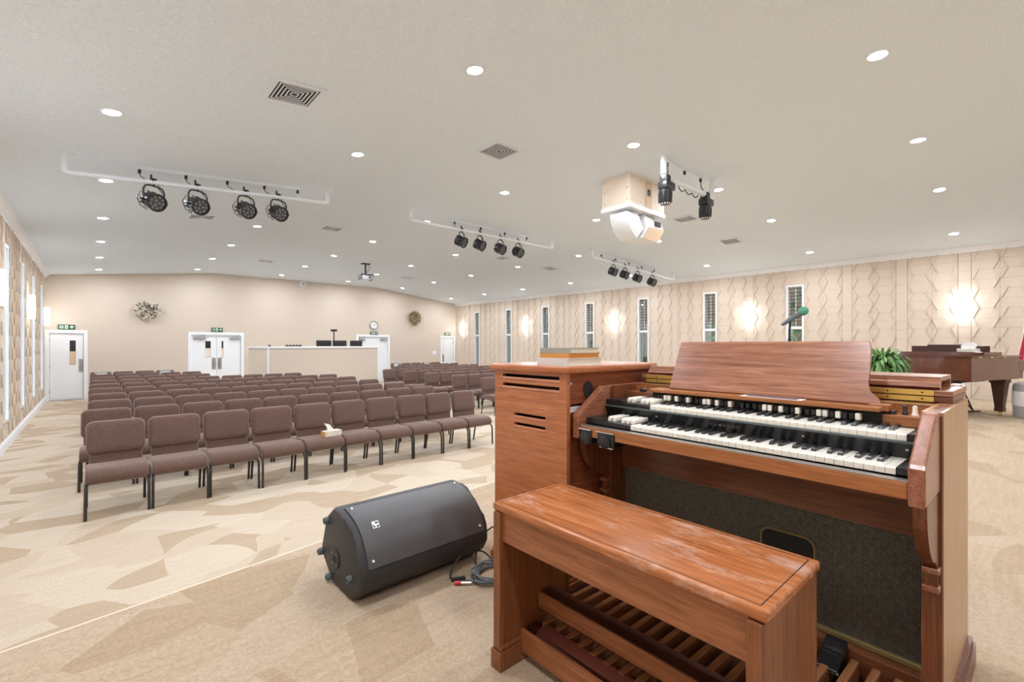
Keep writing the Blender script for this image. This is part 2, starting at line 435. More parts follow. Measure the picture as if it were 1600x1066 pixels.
def build_block_wall(name, sx, x, singles):
    wall = struct(obj(name, wall_slab(sx, x), 'block_paint'))
    todo = []
    def rows(y0, y1, plain, lo, hi):
        for j in range(0, 19):
            za, zb = max(Z0 + j * CH, 0), min(Z0 + (j + 1) * CH, ZE + .02)
            if zb <= lo + .02 or za >= hi - .02 or zb - za < .03: continue
            full = zb - za > CH - .005 and za >= lo - .01 and zb <= hi + .01
            za2, zb2 = max(za, lo), min(zb, hi)
            todo.append((y0, y1, (plain or not full), za2, zb2, j % 2))
    for y0, y1, pl in spans: rows(y0, y1, pl, PZ if y0 < 2.4 else 0, ZE + .02)
    for w in WY:
        rows(w - WW / 2, w + WW / 2, 1, 0, W0); rows(w - WW / 2, w + WW / 2, 1, W1, ZE + .02)
    def dist(t): return math.hypot(x, (t[0] + t[1]) / 2)
    vis = [t for t in todo if singles and screen_x(x, t[1]) < 1600 and t[3] > 1.25]
    vis.sort(key=dist); one = set(map(id, vis[:singles])); cache = {}
    rest = bmesh.new()
    for t in todo:
        y0, y1, pl, za, zb, j = t; w, h = y1 - y0, zb - za
        key = (round(w, 3), bool(pl), j if not pl else 0, round(h, 3))
        M = Matrix.Translation((x, (y0 + y1) / 2, za))
        if id(t) in one:
            if key not in cache: cache[key] = mesh('block', block_bm(w, j, pl, sx, h), 'block_paint')
            link('block', cache[key], wall, M)
        else:
            if (key, 'm') not in cache: cache[(key, 'm')] = mesh('block', block_bm(w, j, pl, sx, h), 'block_paint')
            n0 = len(rest.verts)
            rest.from_mesh(cache[(key, 'm')]); rest.verts.ensure_lookup_table()
            bmesh.ops.transform(rest, matrix=M, verts=rest.verts[n0:])
    o = obj('block_courses', rest, 'block_paint', wall); o['kind'] = 'stuff'
    return wall
build_block_wall('wall_right', 1, XR, 300)
build_block_wall('wall_left', -1, XL, 0)

# crown mouldings and baseboards
def crown(name, sx, x):
    bm = bmesh.new()
    p = [(0, 0), (.018, 0), (.03, .035), (.085, .10), (.12, .115), (.12, .17), (0, .17)]
    prism(bm, [(x - sx * u, ZE - .115 + v) for u, v in p], YF, YB, 'xzy'); struct(obj(name, bm, 'white_trim'))
crown('trim_2', -1, XL); crown('trim_3', 1, XR)
def baseboard(name, poly, a, b, axes):
    bm = bmesh.new(); prism(bm, poly, a, b, axes); struct(obj(name, bm, 'white_trim'))
bp = [(0, 0), (.03, 0), (.03, .11), (.018, .14), (.006, .155), (0, .155)]
baseboard('baseboard_left', [(XL + u, v) for u, v in bp], 2.6, YB, 'xzy')
baseboard('baseboard_right', [(XR - u, v) for u, v in bp], 2.6, YB, 'xzy')
for n, (a, b) in enumerate(((-.09, 2.52), (4.34, 8.78), (10.47, 13.31))):
    baseboard('baseboard_back' + ('' if n == 0 else '_%s' % ['', 'centre', 'side'][n]), [(YB - u, v) for u, v in bp], a, b, 'yzx')

# windows -------------------------------------------------------------------
def window(n, sx, x, wy):
    w = struct(empty('window_%d' % n, (x, wy, 0)))
    d0, d1 = -sx * (.025 if sx > 0 else .045), sx * (.10 if sx > 0 else .31)
    f = bmesh.new(); t = .045; h = WW / 2
    for a, b in ((-h, -h + t), (h - t, h)): b2(f, d0, d1, a, b, W0, W1)
    b2(f, d0, d1, -h + t, h - t, W0, W0 + t); b2(f, d0, d1, -h + t, h - t, W1 - t, W1)
    obj('frame', f, 'white_trim', w)
    part('meeting_rail', 'white_trim', w, sx * .02, sx * .09, -h + t, h - t, WM - .035, WM + .035)
    part('mullion', 'white_trim', w, sx * .055, sx * .07, -.008, .008, WM + .035, W1 - t)
    gx0 = .075 if sx > 0 else .27
    part('pane', 'window_glass', w, sx * gx0, sx * (gx0 + .004), -h + t, h - t, W0 + t, WM - .035)
    part('pane', 'window_glass', w, sx * gx0, sx * (gx0 + .004), -h + t, h - t, WM + .035, W1 - t)
    me = mesh('louver_slat', B(-.014, .014, -h + t + .006, h - t - .006, -.0025, .0025), 'louver_bronze' if sx > 0 else 'white_trim')
    k = 11
    for i in range(k if sx > 0 else 30):
        z = WM + .035 + (W1 - t - WM - .035) * (i + .5) / k if sx > 0 else W0 + t + (W1 - W0 - 2 * t) * (i + .5) / 30
        if abs(z - WM) < .05: continue
        link('louver_slat', me, w, Matrix.Translation((sx * (.045 if sx > 0 else .0), 0, z)) @ Matrix.Rotation(R(25) * sx, 4, 'Y'))
    return w
for k, wy in enumerate(WY): window(k + 1, 1, XR, wy)
for k, wy in enumerate(WY): window(k + 8, -1, XL, wy)
# outside
struct(obj('exterior_ground', B(-30, 45, -20, 45, -.5, -.22), 'ext_ground'))
struct(obj('exterior_brick_wall', B(17.6, 17.9, -6, 60, -.22, 8.0), 'ext_brick'))
lm = bmesh.new()
for k in range(2600):
    c = Vector((random.uniform(16.3, 17.3), random.uniform(2, 40), 0))
    hgt = 1.2 + .9 * math.sin(c.y * 1.7) + .5 * math.sin(c.y * 4.1); c.z = random.uniform(-.2, max(.4, hgt + 1.2))
    r_ = Euler((random.uniform(0, 6), random.uniform(0, 6), random.uniform(0, 6))).to_matrix().to_4x4()
    vv = [lm.verts.new((Matrix.Translation(c) @ r_) @ Vector(p)) for p in ((-.05, -.11, 0), (.05, -.11, 0), (.06, .06, .02), (0, .16, 0), (-.06, .06, .02))]
    lm.faces.new(vv)
o = obj('hedge_leaves', lm, 'leaf_green'); o['kind'] = 'stuff'; o['label'] = 'green hedge leaves outside the narrow windows'; o['category'] = 'hedge'

# doors ---------------------------------------------------------------------
def door(n, x0, x1, leaves, wins, plates, closers, hinge_side=None, panel=False):
    d = struct(empty('door_%d' % n, ((x0 + x1) / 2, YB, 0))); hw = (x1 - x0) / 2
    f = bmesh.new(); t = .10
    b2(f, -hw - t + .02, -hw + .02, -.025, .20, 0, DH + .08, bev=.006); b2(f, hw - .02, hw + t - .02, -.025, .20, 0, DH + .08, bev=.006)
    b2(f, -hw - t + .02, hw + t - .02, -.027, .20, DH - .02, DH + .08, bev=.006)
    obj('door_frame', f, 'white_trim', d)
    part('threshold', 'steel', d, -hw + .02, hw - .02, -.02, .18, 0, .012)
    part('backing_panel', 'black_matte', d, -hw + .02, hw - .02, .16, .19, .012, DH - .02)
    wleaf = (2 * hw - .05) / leaves
    for i in range(leaves):
        a = -hw + .025 + i * wleaf; b = a + wleaf - .006
        lb = bmesh.new()
        wi = [w for w in wins if a < w[0] - (x0 + x1) / 2 < b]
        if wi:
            wa, wb, za, zb = wi[0]; wa -= (x0 + x1) / 2; wb -= (x0 + x1) / 2
            b2(lb, a, wa, .03, .075, .015, DH - .025); b2(lb, wb, b, .03, .075, .015, DH - .025)
            b2(lb, wa, wb, .03, .075, .015, za); b2(lb, wa, wb, .03, .075, zb, DH - .025)
        else:
            b2(lb, a, b, .03, .075, .015, DH - .025)
        leaf = obj('door_leaf', lb, 'white_paint', d)
        if wi:
            part('glass_pane', 'screen_dark', leaf, wa, wb, .05, .056, za, zb)
            fr = bmesh.new()
            for q in ((wa - .02, wa, za - .02, zb + .02), (wb, wb + .02, za - .02, zb + .02)): b2(fr, q[0], q[1], .022, .03, q[2], q[3])
            for q in ((za - .02, za), (zb, zb + .02)): b2(fr, wa, wb, .022, .03, q[0], q[1])
            obj('glazing_bead', fr, 'white_trim', leaf)
            part('paper_notice', 'cream_box' if n != 1 else 'plywood', leaf, wa + .004, wb - .004, .047, .0495, za + .01, za + (zb - za) * .55)
        if panel:
            for (pa, pb) in ((.2, .95), (1.1, 1.95)):
                fr = bmesh.new(); u, v = a + .12, b - .12
                b2(fr, u, u + .02, .02, .03, pa, pb); b2(fr, v - .02, v, .02, .03, pa, pb); b2(fr, u, v, .02, .03, pa, pa + .02); b2(fr, u, v, .02, .03, pb - .02, pb)
                obj('moulding', fr, 'white_trim', leaf)
        for (pa, pb, za, zb) in plates:
            pa2, pb2 = pa - (x0 + x1) / 2, pb - (x0 + x1) / 2
            if a < (pa2 + pb2) / 2 < b:
                pl = part('push_plate', 'steel', leaf, pa2, pb2, .02, .03, za, zb, bev=.003)
                bmh = bmesh.new(); tube(bmh, [((pa2 + pb2) / 2, .02, za + .1), ((pa2 + pb2) / 2, -.02, za + .12), ((pa2 + pb2) / 2, -.02, zb - .12), ((pa2 + pb2) / 2, .02, zb - .1)], .011, 8)
                obj('pull_handle', bmh, 'steel', pl, True)
        for (ca, cb) in closers:
            ca2, cb2 = ca - (x0 + x1) / 2, cb - (x0 + x1) / 2
            if a < (ca2 + cb2) / 2 < b:
                cl = part('door_closer', 'steel', leaf, ca2, cb2, -.045, .03, 1.95, 2.02, bev=.006)
                bma = bmesh.new(); tube(bma, [(ca2 + .05, -.03, 2.03), ((ca2 + cb2) / 2, -.12, 2.05), (cb2 - .05, -.01, 2.09)], .01, 6)
                obj('closer_arm', bma, 'steel', cl)
        if hinge_side is not None:
            hx = a if hinge_side < 0 else b
            for z in (.28, 1.05, 1.86): part('hinge', 'steel', leaf, hx - .012, hx + .012, .012, .034, z - .05, z + .05)
    return d
door(1, *DO[0], 1, [(-.53, -.39, 1.11, 1.88)], [(-.325, -.225, .88, 1.29)], [], hinge_side=-1)
door(2, *DO[1], 2, [(3.07, 3.24, 1.29, 1.88), (3.585, 3.645, 1.29, 1.88)], [(3.275, 3.40, .83, 1.26), (3.46, 3.585, .83, 1.26)], [(2.70, 3.08), (3.85, 4.18)])
door(3, *DO[2], 2, [], [], [(8.95, 9.25), (9.98, 10.3)])
door(4, *DO[3], 1, [], [(13.47, 13.55, .85, 1.25)], [], hinge_side=1, panel=True)
part('rim_bar', 'white_metal', bpy.data.objects['door_2'], -.81, .81, .0, .03, 2.06, 2.10)

# exit signs
def exit_sign(x, z, w, label):
    s = tag(empty('exit_sign', (x, YB, z)), label, 'exit sign', 'green exit signs over the doors')
    h = .075
    part('sign_box', 'sign_green', s, -w / 2, w / 2, -.04, -.001, -h, h, bev=.004)
    g = bmesh.new()
    for k in range(4): b2(g, -w * .42, -w * .16, -.043, -.039, -.045 + k * .026, -.034 + k * .026)
    obj('pictogram_lines', g, 'sign_white', s)
    g = bmesh.new()
    b2(g, -w * .09, w * .09, -.0425, -.039, -.055, .055); obj('pictogram_door', g, 'sign_white', s)
    g = bmesh.new()
    b2(g, -.008, .012, -.045, -.042, -.01, .022); b2(g, -.004, .016, -.045, -.042, .028, .046)
    for sx in (-1, 1): b2(g, -.005, .005, -.045, -.042, -.05, 0, M=T((0, 0, 0), (0, sx * .45, 0)))
    obj('running_figure', g, 'sign_green', s)
    g = bmesh.new(); c = w * .31
    b2(g, c - .014, c + .014, -.043, -.039, -.05, .05); prism(g, [(c - .045, .0), (c + .045, .0), (c, -.052)], -.043, -.039, 'xzy'); b2(g, c - .045, c + .045, -.043, -.039, 0, .02)
    obj('arrow', g, 'sign_white', s)
exit_sign(-.60, 2.30, .39, 'green exit sign over the single door beside the left windows')
exit_sign(3.43, 2.30, .36, 'green exit sign over the double doors with glass slits')
exit_sign(9.65, 2.285, .36, 'green exit sign under the round clock')
exit_sign(13.75, 2.30, .36, 'green exit sign over the narrow panelled door in the right corner')

# clock
ck = tag(empty('wall_clock', (9.65, YB, 2.65), rot=(R(90), 0, 0)), 'round white wall clock above the middle exit sign', 'clock')
g = bmesh.new(); lathe(g, [(.19, 0), (.20, .01), (.20, .035), (.185, .045), (.165, .03), (.165, .0)], 32); obj('rim', g, 'steel', ck, True)
g = bmesh.new(); lathe(g, [(.166, .012), (.166, .02)], 32); face = obj('dial', g, 'clock_face', ck, True)
g = bmesh.new(); b2(g, -.006, .006, -.02, .09, .022, .026); obj('hand', g, 'black_matte', face)
g = bmesh.new(); b2(g, -.005, .005, -.02, .13, .026, .03, M=T((0, 0, 0), (0, 0, R(-70)))); obj('hand', g, 'black_matte', face)
g = bmesh.new()
for k in range(12): b2(g, -.004, .004, .13, .152, .02, .0225, M=T((0, 0, 0), (0, 0, k * R(30))))
obj('hour_marks', g, 'grey_slot', face)

# wreaths
def wreath(x, z, rx, rz_, m1, m2, label, hole, n):
    w = tag(empty('wreath', (x, YB, z)), label, 'wreath', 'dried wreaths on the back wall')
    g = bmesh.new(); pts = [((rx + hole) / 2 * math.cos(a), -.07, (rz_ + hole) / 2 * math.sin(a)) for a in [2 * math.pi * k / 24 for k in range(25)]]
    tube(g, pts, .05, 8); obj('ring', g, 'wreath_brown', w, True)
    for m, cnt in ((m1, n), (m2, n // 2)):
        g = bmesh.new()
        for k in range(cnt):
            a = random.uniform(0, 2 * math.pi); t = random.uniform(0, 1) ** .7
            cx = (hole + (rx - hole) * t) * math.cos(a); cz = (hole + (rz_ - hole) * t) * math.sin(a)
            M = Matrix.Translation((cx, -.12 - random.uniform(0, .05), cz)) @ Euler((random.uniform(-1, 1), -a + R(90) + random.uniform(-.6, .6), random.uniform(-1, 1))).to_matrix().to_4x4()
            L_, w_ = random.uniform(.05, .11), random.uniform(.015, .035)
            vv = [g.verts.new(M @ Vector(p)) for p in ((-w_, 0, 0), (0, -.012, -L_ * .5), (w_, 0, 0), (0, -.012, L_ * .6), (0, .012, 0))]
            for tr in ((0, 1, 4), (1, 2, 4), (2, 3, 4), (3, 0, 4), (0, 3, 2, 1)):
                g.faces.new([vv[i] for i in tr])
        o = obj('leaves' if m == m1 else 'twigs', g, m, w); o['kind'] = 'stuff'
wreath(1.38, 2.925, .36, .29, 'wreath_white', 'wreath_brown', 'white and grey flower wreath on the back wall over the left chairs', .02, 260)
wreath(11.74, 3.07, .34, .34, 'wreath_tan', 'wreath_brown', 'spiky tan twig wreath on the back wall right of the clock', .1, 240)
# small white box under the ceiling
s = tag(empty('wall_speaker_box', (6.47, YB, 4.27)), 'small white wall box high on the back wall under the ceiling', 'wall box')
part('housing', 'white_metal', s, -.11, .11, -.14, -.001, -.10, .10, bev=.01); part('front_grille', 'steel', s, -.07, .07, -.146, -.139, -.06, .06)
s = tag(empty('light_switch', (12.95, YB, 1.33)), 'white double switch plate beside the narrow right door', 'switch')
part('plate', 'white_metal', s, -.10, .10, -.012, -.001, -.09, .09, bev=.003)
for q in (-.045, .045): part('rocker', 'white_paint', s, q - .018, q + .018, -.02, -.011, -.04, .04, bev=.003)

# wall sconces --------------------------------------------------------------
def sconce(sx, x, wy, label):
    s = tag(empty('wall_sconce', (x, wy, 2.58)), label, 'wall lamp', 'glowing white wall sconces')
    part('back_plate', 'white_metal', s, 0, -sx * .02, -.06, .06, -.18, .18)
    g = bmesh.new(); pts = rrect(.21, .13, .03, 4)
    prism(g, [(-sx * (.075 + v), u) for u, v in pts], -.26, .26, 'xyz', bev=.008); obj('shade', g, 'sconce_glow', s, True)
    g = bmesh.new(); b2(g, -sx * .1405, -sx * .143, -.006, .006, .12, .20); b2(g, -sx * .1405, -sx * .143, -.022, .022, .165, .176)
    obj('cross_emblem', g, 'steel', s)
SC = [.78, 5.27, 10.0, 14.72, 19.44]
for k, yq in enumerate(SC):
    sconce(1, XR, yq, 'glowing white sconce on the right block wall, ' + ['behind the grand piano', 'second from the piano', 'third from the piano', 'fourth from the piano', 'in the far right corner'][k])
for k, yq in enumerate(SC):
    sconce(-1, XL, yq, 'glowing white sconce on the left block wall, ' + ['above the platform', 'second from the platform', 'third from the platform', 'between the tall windows', 'nearest the back corner'][k])

# recessed downlights -------------------------------------------------------
GX = [.14, 2.65, 5.31, 7.90, 10.42, 13.09]; GY = [18.8, 16.2, 13.68, 11.12, 8.55, 6.0, 3.42, .85, -1.72]
g = bmesh.new(); lathe(g, [(.074, -.004), (.074, .0), (.074, -.012), (.09, -.010), (.097, -.003), (.097, .004)], 24); ring_me = mesh('trim_ring', g, 'white_metal', True)
g = bmesh.new(); lathe(g, [(.073, .0), (.073, -.010), (.06, -.015), (.02, -.018)], 24); lens_me = mesh('lens', g, 'lamp_glow', True)
ld = bpy.data.lights.new('downlight_beam', 'AREA'); ld.shape = 'DISK'; ld.size = .13; ld.energy = LAMP_W; ld.color = (.955, .985, 1.06)
for i, gx in enumerate(GX):
    tilt = 0 if XA < gx < XB else (-1 if gx < XA else 1) * math.atan((ZF - ZE) / (XA - XL))
    for j, gy in enumerate(GY):
        inview = screen_x(gx, gy) < 1640 and gy > .5
        d = tag(empty('recessed_downlight', (gx, gy, zc(gx)), rot=(0, tilt, 0)),
                ('recessed ceiling light, %s from the back in the %s row from the left wall' % (ORD[j + 1], ORD[i + 1])), 'ceiling light', 'recessed ceiling lights')
        link('trim_ring', ring_me, d); link('lens', lens_me, d)
        lo = bpy.data.objects.new('downlight_beam', ld); col.objects.link(lo); lo.parent = d; lo.location = (0, 0, -.022)

# ceiling vents -------------------------------------------------------------
g = bmesh.new(); h = .235
for r0, r1, z0, z1 in ((h - .045, h, -.014, .002), ):
    b2(g, -r1, r1, -r1, -r0, z0, z1); b2(g, -r1, r1, r0, r1, z0, z1); b2(g, -r1, -r0, -r0, r0, z0, z1); b2(g, r0, r1, -r0, r0, z0, z1)
vf = mesh('vent_frame', g, 'white_metal')
vb = mesh('duct_opening', B(-h + .045, h - .045, -h + .045, h - .045, -.002, .004), 'grey_slot')
slats = []
for k in range(5):
    r1 = h - .062 - k * .034; r0 = r1 - .012; g = bmesh.new()
    for M in (T(), T((0, 0, 0), (0, 0, R(90))), T((0, 0, 0), (0, 0, R(180))), T((0, 0, 0), (0, 0, R(270)))):
        prism(g, [(-r1, r1), (r1, r1), (r0, r0), (-r0, r0)], -.0115, -.008, 'xyz', M=M)
    slats.append(mesh('vent_vane', g, 'white_metal'))
VN = [(1.45, 4.73, 'nearest the left wall, before the left light bar'), (4.11, 4.77, 'in the ceiling centre nearest the camera'), (9.22, 4.68, 'beside the hanging cream box'),
      (11.3, 4.6, 'on the right slope between the box and the right wall'), (1.55, 10.5, 'behind the left light bar'), (4.03, 10.5, 'between the left and middle light bars, further back'),
      (9.25, 10.55, 'behind the middle light bar'), (11.1, 10.3, 'behind the right light bar near the right wall'), (4.06, 16.0, 'in front of the double doors, far back'), (9.2, 16.2, 'far back near the hanging projector')]
for x, yv, lab in VN:
    tilt = 0 if XA < x < XB else (-1 if x < XA else 1) * math.atan((ZF - ZE) / (XA - XL))
    v = tag(empty('ceiling_vent', (x, yv, zc(x) - .003), rot=(0, tilt, 0)), 'square white ceiling vent ' + lab, 'air vent', 'square ceiling vents')
    link('vent_frame', vf, v); link('duct_opening', vb, v)
    for s_ in slats: link('vent_vane', s_, v)

# stage light bars ----------------------------------------------------------
def bar(p0, p1, drop, label, rad=.03):
    (x0, y0), (x1, y1) = p0, p1
    t = tag(empty('light_bar', ((x0 + x1) / 2, (y0 + y1) / 2, zc((x0 + x1) / 2))), label, 'light bar', 'white pipes that carry stage lights')
    o = Vector(t.location)
    a, b = Vector((x0, y0, zc(x0))) - o, Vector((x1, y1, zc(x1))) - o
    g = bmesh.new(); dz = Vector((0, 0, drop)); e = (b - a).normalized() * .06
    tube(g, [a - dz * .85, a - dz * .96 + e * .3, a - dz + e, b - dz - e, b - dz * .96 - e * .3, b - dz * .85], rad, 12); obj('pipe', g, 'white_metal', t, True)
    for q in (a, b):
        g = bmesh.new(); tube(g, [q - dz * .87, q], rad * 1.02, 12); obj('drop_pipe', g, 'white_metal', t, True)
        g = bmesh.new(); lathe(g, [(.085, -.012), (.09, -.006), (.09, 0.004)], 20, Matrix.Translation(q)); obj('flange', g, 'white_metal', t, True)
    return t
bar((-.25, 7.58), (2.95, 7.87), .21, 'white pipe light bar over the left block of chairs')
bar((4.60, 7.98), (8.63, 7.92), .21, 'white pipe light bar over the middle of the hall')
bar((10.13, 7.82), (13.49, 7.24), .21, 'white pipe light bar near the right block wall')
bar((5.93, 3.33), (7.34, 3.28), .30, 'short white pipe light bar beside the hanging cream box', .045)
def raceway(p0, p1, n, label):
    (x0, y0), (x1, y1) = p0, p1
    t = tag(empty('power_raceway', (x0, y0, zc(x0))), label, 'raceway', 'white power raceways on the ceiling')
    o = Vector(t.location); a, b = Vector((0, 0, 0)), Vector((x1, y1, zc(x1))) - o
    g = bmesh.new(); L_ = (b - a).length
    M = (b - a).to_track_quat('X', 'Z').to_matrix().to_4x4()
    b2(g, 0, L_, -.02, .02, -.04, .002, M=M); obj('channel', g, 'white_metal', t)
    for k in range(n):
        q = M @ Vector((L_ * (k + .06) / max(1, n - .88), 0, -.04))
        g = bmesh.new(); b2(g, q.x - .016, q.x + .016, q.y - .016, q.y + .016, q.z - .055, q.z, bev=.004); obj('plug', g, 'black_plastic', t)
    return [o + M @ Vector((L_ * (k + .06) / max(1, n - .88), 0, -.09)) for k in range(n)]
PA = raceway((.42, 7.72), (2.50, 7.9), 5, 'white power raceway above the left light bar')
PB = raceway((5.65, 8.05), (7.85, 8.02), 4, 'white power raceway above the middle light bar')
PC = raceway((10.53, 7.84), (12.75, 7.46), 5, 'white power raceway above the right light bar')
PD = raceway((6.08, 3.38), (7.10, 3.34), 3, 'white power raceway above the short light bar')

# par cans: built once, then copied
def make_par():
    t = empty('stage_light')
    g = bmesh.new(); b2(g, -.03, .03, -.022, .022, .10, .16, bev=.006); tube(g, [(-.035, 0, .20), (-.035, 0, .13)], .012, 6); tube(g, [(0, -.0, .12), (0, 0, .06)], .012, 8)
    obj('clamp', g, 'black_plastic', t)
    g = bmesh.new()
    W_ = .125
    pts = [(-W_, 0, -.14), (-W_, 0, -.0), (-W_ * .8, 0, .045), (-W_ * .4, 0, .06), (W_ * .4, 0, .06), (W_ * .8, 0, .045), (W_, 0, 0), (W_, 0, -.14)]
    tube(g, pts, .011, 6); obj('yoke', g, 'black_plastic', t, True)
    for s in (-1, 1):
        g = bmesh.new(); tube(g, [(s * .10, 0, -.14), (s * .155, 0, -.14)], .014, 8); tube(g, [(s * .155, -.025, -.14), (s * .155, .025, -.14)], .008, 6); obj('tilt_knob', g, 'black_plastic', t)
    hd = empty('head'); hd.parent = t; hd.location = (0, 0, -.14)
    g = bmesh.new(); lathe(g, [(.055, -.15), (.085, -.13), (.095, -.05), (.105, .04), (.118, .05), (.118, .085), (.104, .085), (.104, .06), (.02, .055)], 20); obj('housing', g, 'black_plastic', hd, True)
    g = bmesh.new()
    for k in range(10):
        a = 2 * math.pi * k / 10
        b2(g, .088, .112, -.006, .006, -.13, -.03, M=T((0, 0, 0), (0, 0, a)))
    obj('cooling_fins', g, 'black_satin', hd)
    g = bmesh.new(); lathe(g, [(.103, .058), (.103, .066)], 20); ln = obj('lens_plate', g, 'lens_dark', hd, True)
    for k in range(12):
        rr, nn, kk = (.03, 3, k) if k < 3 else (.075, 9, k - 3)
        a = 2 * math.pi * kk / nn
        g = bmesh.new(); lathe(g, [(.021, .066), (.019, .073), (.008, .077)], 10, Matrix.Translation((rr * math.cos(a), rr * math.sin(a), 0))); obj('lens_cell', g, 'lens_cell', ln, True)
    g = bmesh.new(); tube(g, [(-.06, .03, -.26), (-.13, .05, -.22), (-.17, .06, -.12), (-.13, .05, -.03), (-.08, .03, -.09), (-.12, .05, -.18)], .006, 6); obj('cable_loop', g, 'cable_black', t, True)
    return t
par = make_par()
def hang(k, x, yb, zpipe, aim, plug, label, group):
    global par_used
    t = par if not par_used else copy_tree(par)
    par_used = True
    t.location = (x, yb, zpipe - .11)
    d = Vector(aim) - Vector(t.location)
    t.rotation_euler = (0, 0, math.atan2(d.y, d.x) + R(90))
    hd = [c for c in t.children if c.name.startswith('head')][0]
    el = math.atan2(-d.z, math.hypot(d.x, d.y))
    hd.rotation_euler = (R(90) + el, 0, 0)      # local z now points forward (-y) and down
    tag(t, label, 'stage light', group)
    p = Vector(plug); q = Vector((x, yb, zpipe))
    g = bmesh.new(); m1 = (p + q) / 2 + Vector((.03, .02, -.05))
    tube(g, [p + Vector((0, 0, .035)), p + Vector((0, 0, -.03)), m1, q + Vector((.035, 0, .03)), q + Vector((.05, .03, -.06)), q + Vector((.11, .05, -.14)), q + Vector((.10, .06, -.26))], .006, 6)
    c = obj('power_cable', g, 'cable_black', None, True); tag(c, 'thin black power cable of ' + label[6:], 'cable', 'stage light cables')
    return t
par_used = False
def along(p0, p1, s):
    return tuple(p0[i] + (p1[i] - p0[i]) * s for i in (0, 1))
nm = ['first', 'second', 'third', 'fourth']
for k, x in enumerate((.60, 1.09, 1.70, 2.16)):
    yb = 7.58 + (x + .25) / 3.2 * .29
    hang(k, x, yb, zc(x) - .21, (4.2, 0, .2), PA[k], 'black stage light, %s from the left on the left light bar' % nm[k], 'stage lights on the left bar')
for k, x in enumerate((5.82, 6.32, 6.92, 7.48)):
    hang(k, x, 7.96, zc(x) - .21, (9.5 - k * .3, 1.5, .6), PB[k], 'black stage light, %s from the left on the middle light bar' % nm[k], 'stage lights on the middle bar')
for k, s in enumerate((.8, 1.26, 1.79, 2.42)):
    x, yb = 10.13 + .985 * s, 7.82 - .17 * s
    hang(k, x, yb, zc(x) - .21, (12.5, 0, .4), PC[k], 'black stage light, %s from the left on the right light bar' % nm[k], 'stage lights on the right bar')

# moving heads on the short bar
def moving_head(x, yb, label, plug):
    t = tag(empty('downward_stage_light', (x, yb, zc(x) - .30)), label, 'stage light', 'downward stage lights by the cream box')
    part('clamp', 'black_plastic', t, -.05, .05, -.06, .06, -.07, .03, bev=.01)
    g = bmesh.new(); b2(g, -.085, .16, -.075, .075, -.17, -.06, bev=.02); obj('base_box', g, 'black_plastic', t, True)
    g = bmesh.new(); lathe(g, [(.06, -.16), (.09, -.18), (.092, -.25), (.092, -.36), (.085, -.37)], 20); obj('barrel', g, 'black_plastic', t, True)
    g = bmesh.new()
    for k in range(14): b2(g, .086, .097, -.005, .005, -.34, -.22, M=T((0, 0, 0), (0, 0, 2 * math.pi * k / 14)))
    obj('cooling_fins', g, 'black_satin', t)
    g = bmesh.new()
    for k in range(14): tube(g, [(.08 * math.cos(k * .449), .08 * math.sin(k * .449), -.365), (.08 * math.cos(k * .449), .08 * math.sin(k * .449), -.385)], .007, 6)
    obj('lens_teeth', g, 'sheet_white', t)
    g = bmesh.new(); lathe(g, [(.07, -.37), (.07, -.374)], 20); obj('lens', g, 'lens_dark', t, True)
    p = Vector(plug) - Vector(t.location)
    g = bmesh.new(); tube(g, [p + Vector((0, 0, .03)), p + Vector((.02, 0, -.08)), Vector((.12, .03, .02)), Vector((.15, .02, -.08))], .008, 6); obj('power_cord', g, 'cable_black', t, True)
    g = bmesh.new(); tube(g, [(.1, .02, -.04), (.2, .04, .02), (.26, .02, -.06), (.18, -.02, -.1), (.1, 0, -.02), (.22, .03, -.03)], .007, 6); obj('cable_loop', g, 'cable_black', t, True)
moving_head(5.97, 3.33, 'black downward stage light on the short bar, left one over the cream box', PD[0])
moving_head(7.12, 3.29, 'black downward stage light on the short bar, right one', PD[2])
g = bmesh.new(); pts = []
for k in range(26):
    s = k / 25; pts.append((6.30 + .62 * s, 3.31, 4.40 - .30 - .05 - .05 * abs(math.sin(s * math.pi * 3))))
tube(g, pts, .008, 6); tag(obj('loose_cable', g, 'cable_black', None, True), 'black cable sagging in loops along the short light bar', 'cable')

# hanging cream box with a white horn loudspeaker
t = tag(empty('ceiling_box', (6.62, 4.26, ZF)), 'large cream wooden box fixed under the ceiling with white lower rim', 'ceiling box')
part('box_body', 'cream_box', t, -.51, .51, -.26, .26, -.46, .0)
part('lower_rim', 'white_paint', t, -.525, .525, -.275, .275, -.53, -.46, bev=.004)
g = bmesh.new()
for px in (-.45, -.2, .05, .45):
    for pz in (-.05, -.40): b2(g, px - .008, px + .008, -.265, -.259, pz - .008, pz + .008)
for py in (-.21, .21):
    for pz in (-.05, -.22, -.40): b2(g, -.515, -.509, py - .008, py + .008, pz - .008, pz + .008)
obj('screw_heads', g, 'steel', t)
part('wiring_panel', 'plywood', t, -.06, .10, -.275, -.26, -.46, -.03)
part('outlet', 'black_plastic', t, -.03, .05, -.285, -.274, -.26, -.16)
hs = tag(empty('horn_speaker', (6.62, 4.22, ZF - .53)), 'white curved horn loudspeaker hanging under the cream box', 'speaker')
g = bmesh.new(); prof = []
for k in range(9):
    a = R(178 + k * 8.5); prof.append((.10 + .62 * math.cos(a), .14 + .62 * math.sin(a) * .95))
poly = [(-.20, -.02), (-.50, -.05)] + [(-.50, -.10), (-.47, -.20), (-.41, -.29), (-.32, -.37), (-.21, -.43), (-.02, -.25)]
prism(g, poly, -.16, .16, 'xzy', bev=.01); obj('horn_flare', g, 'white_paint', hs, True)
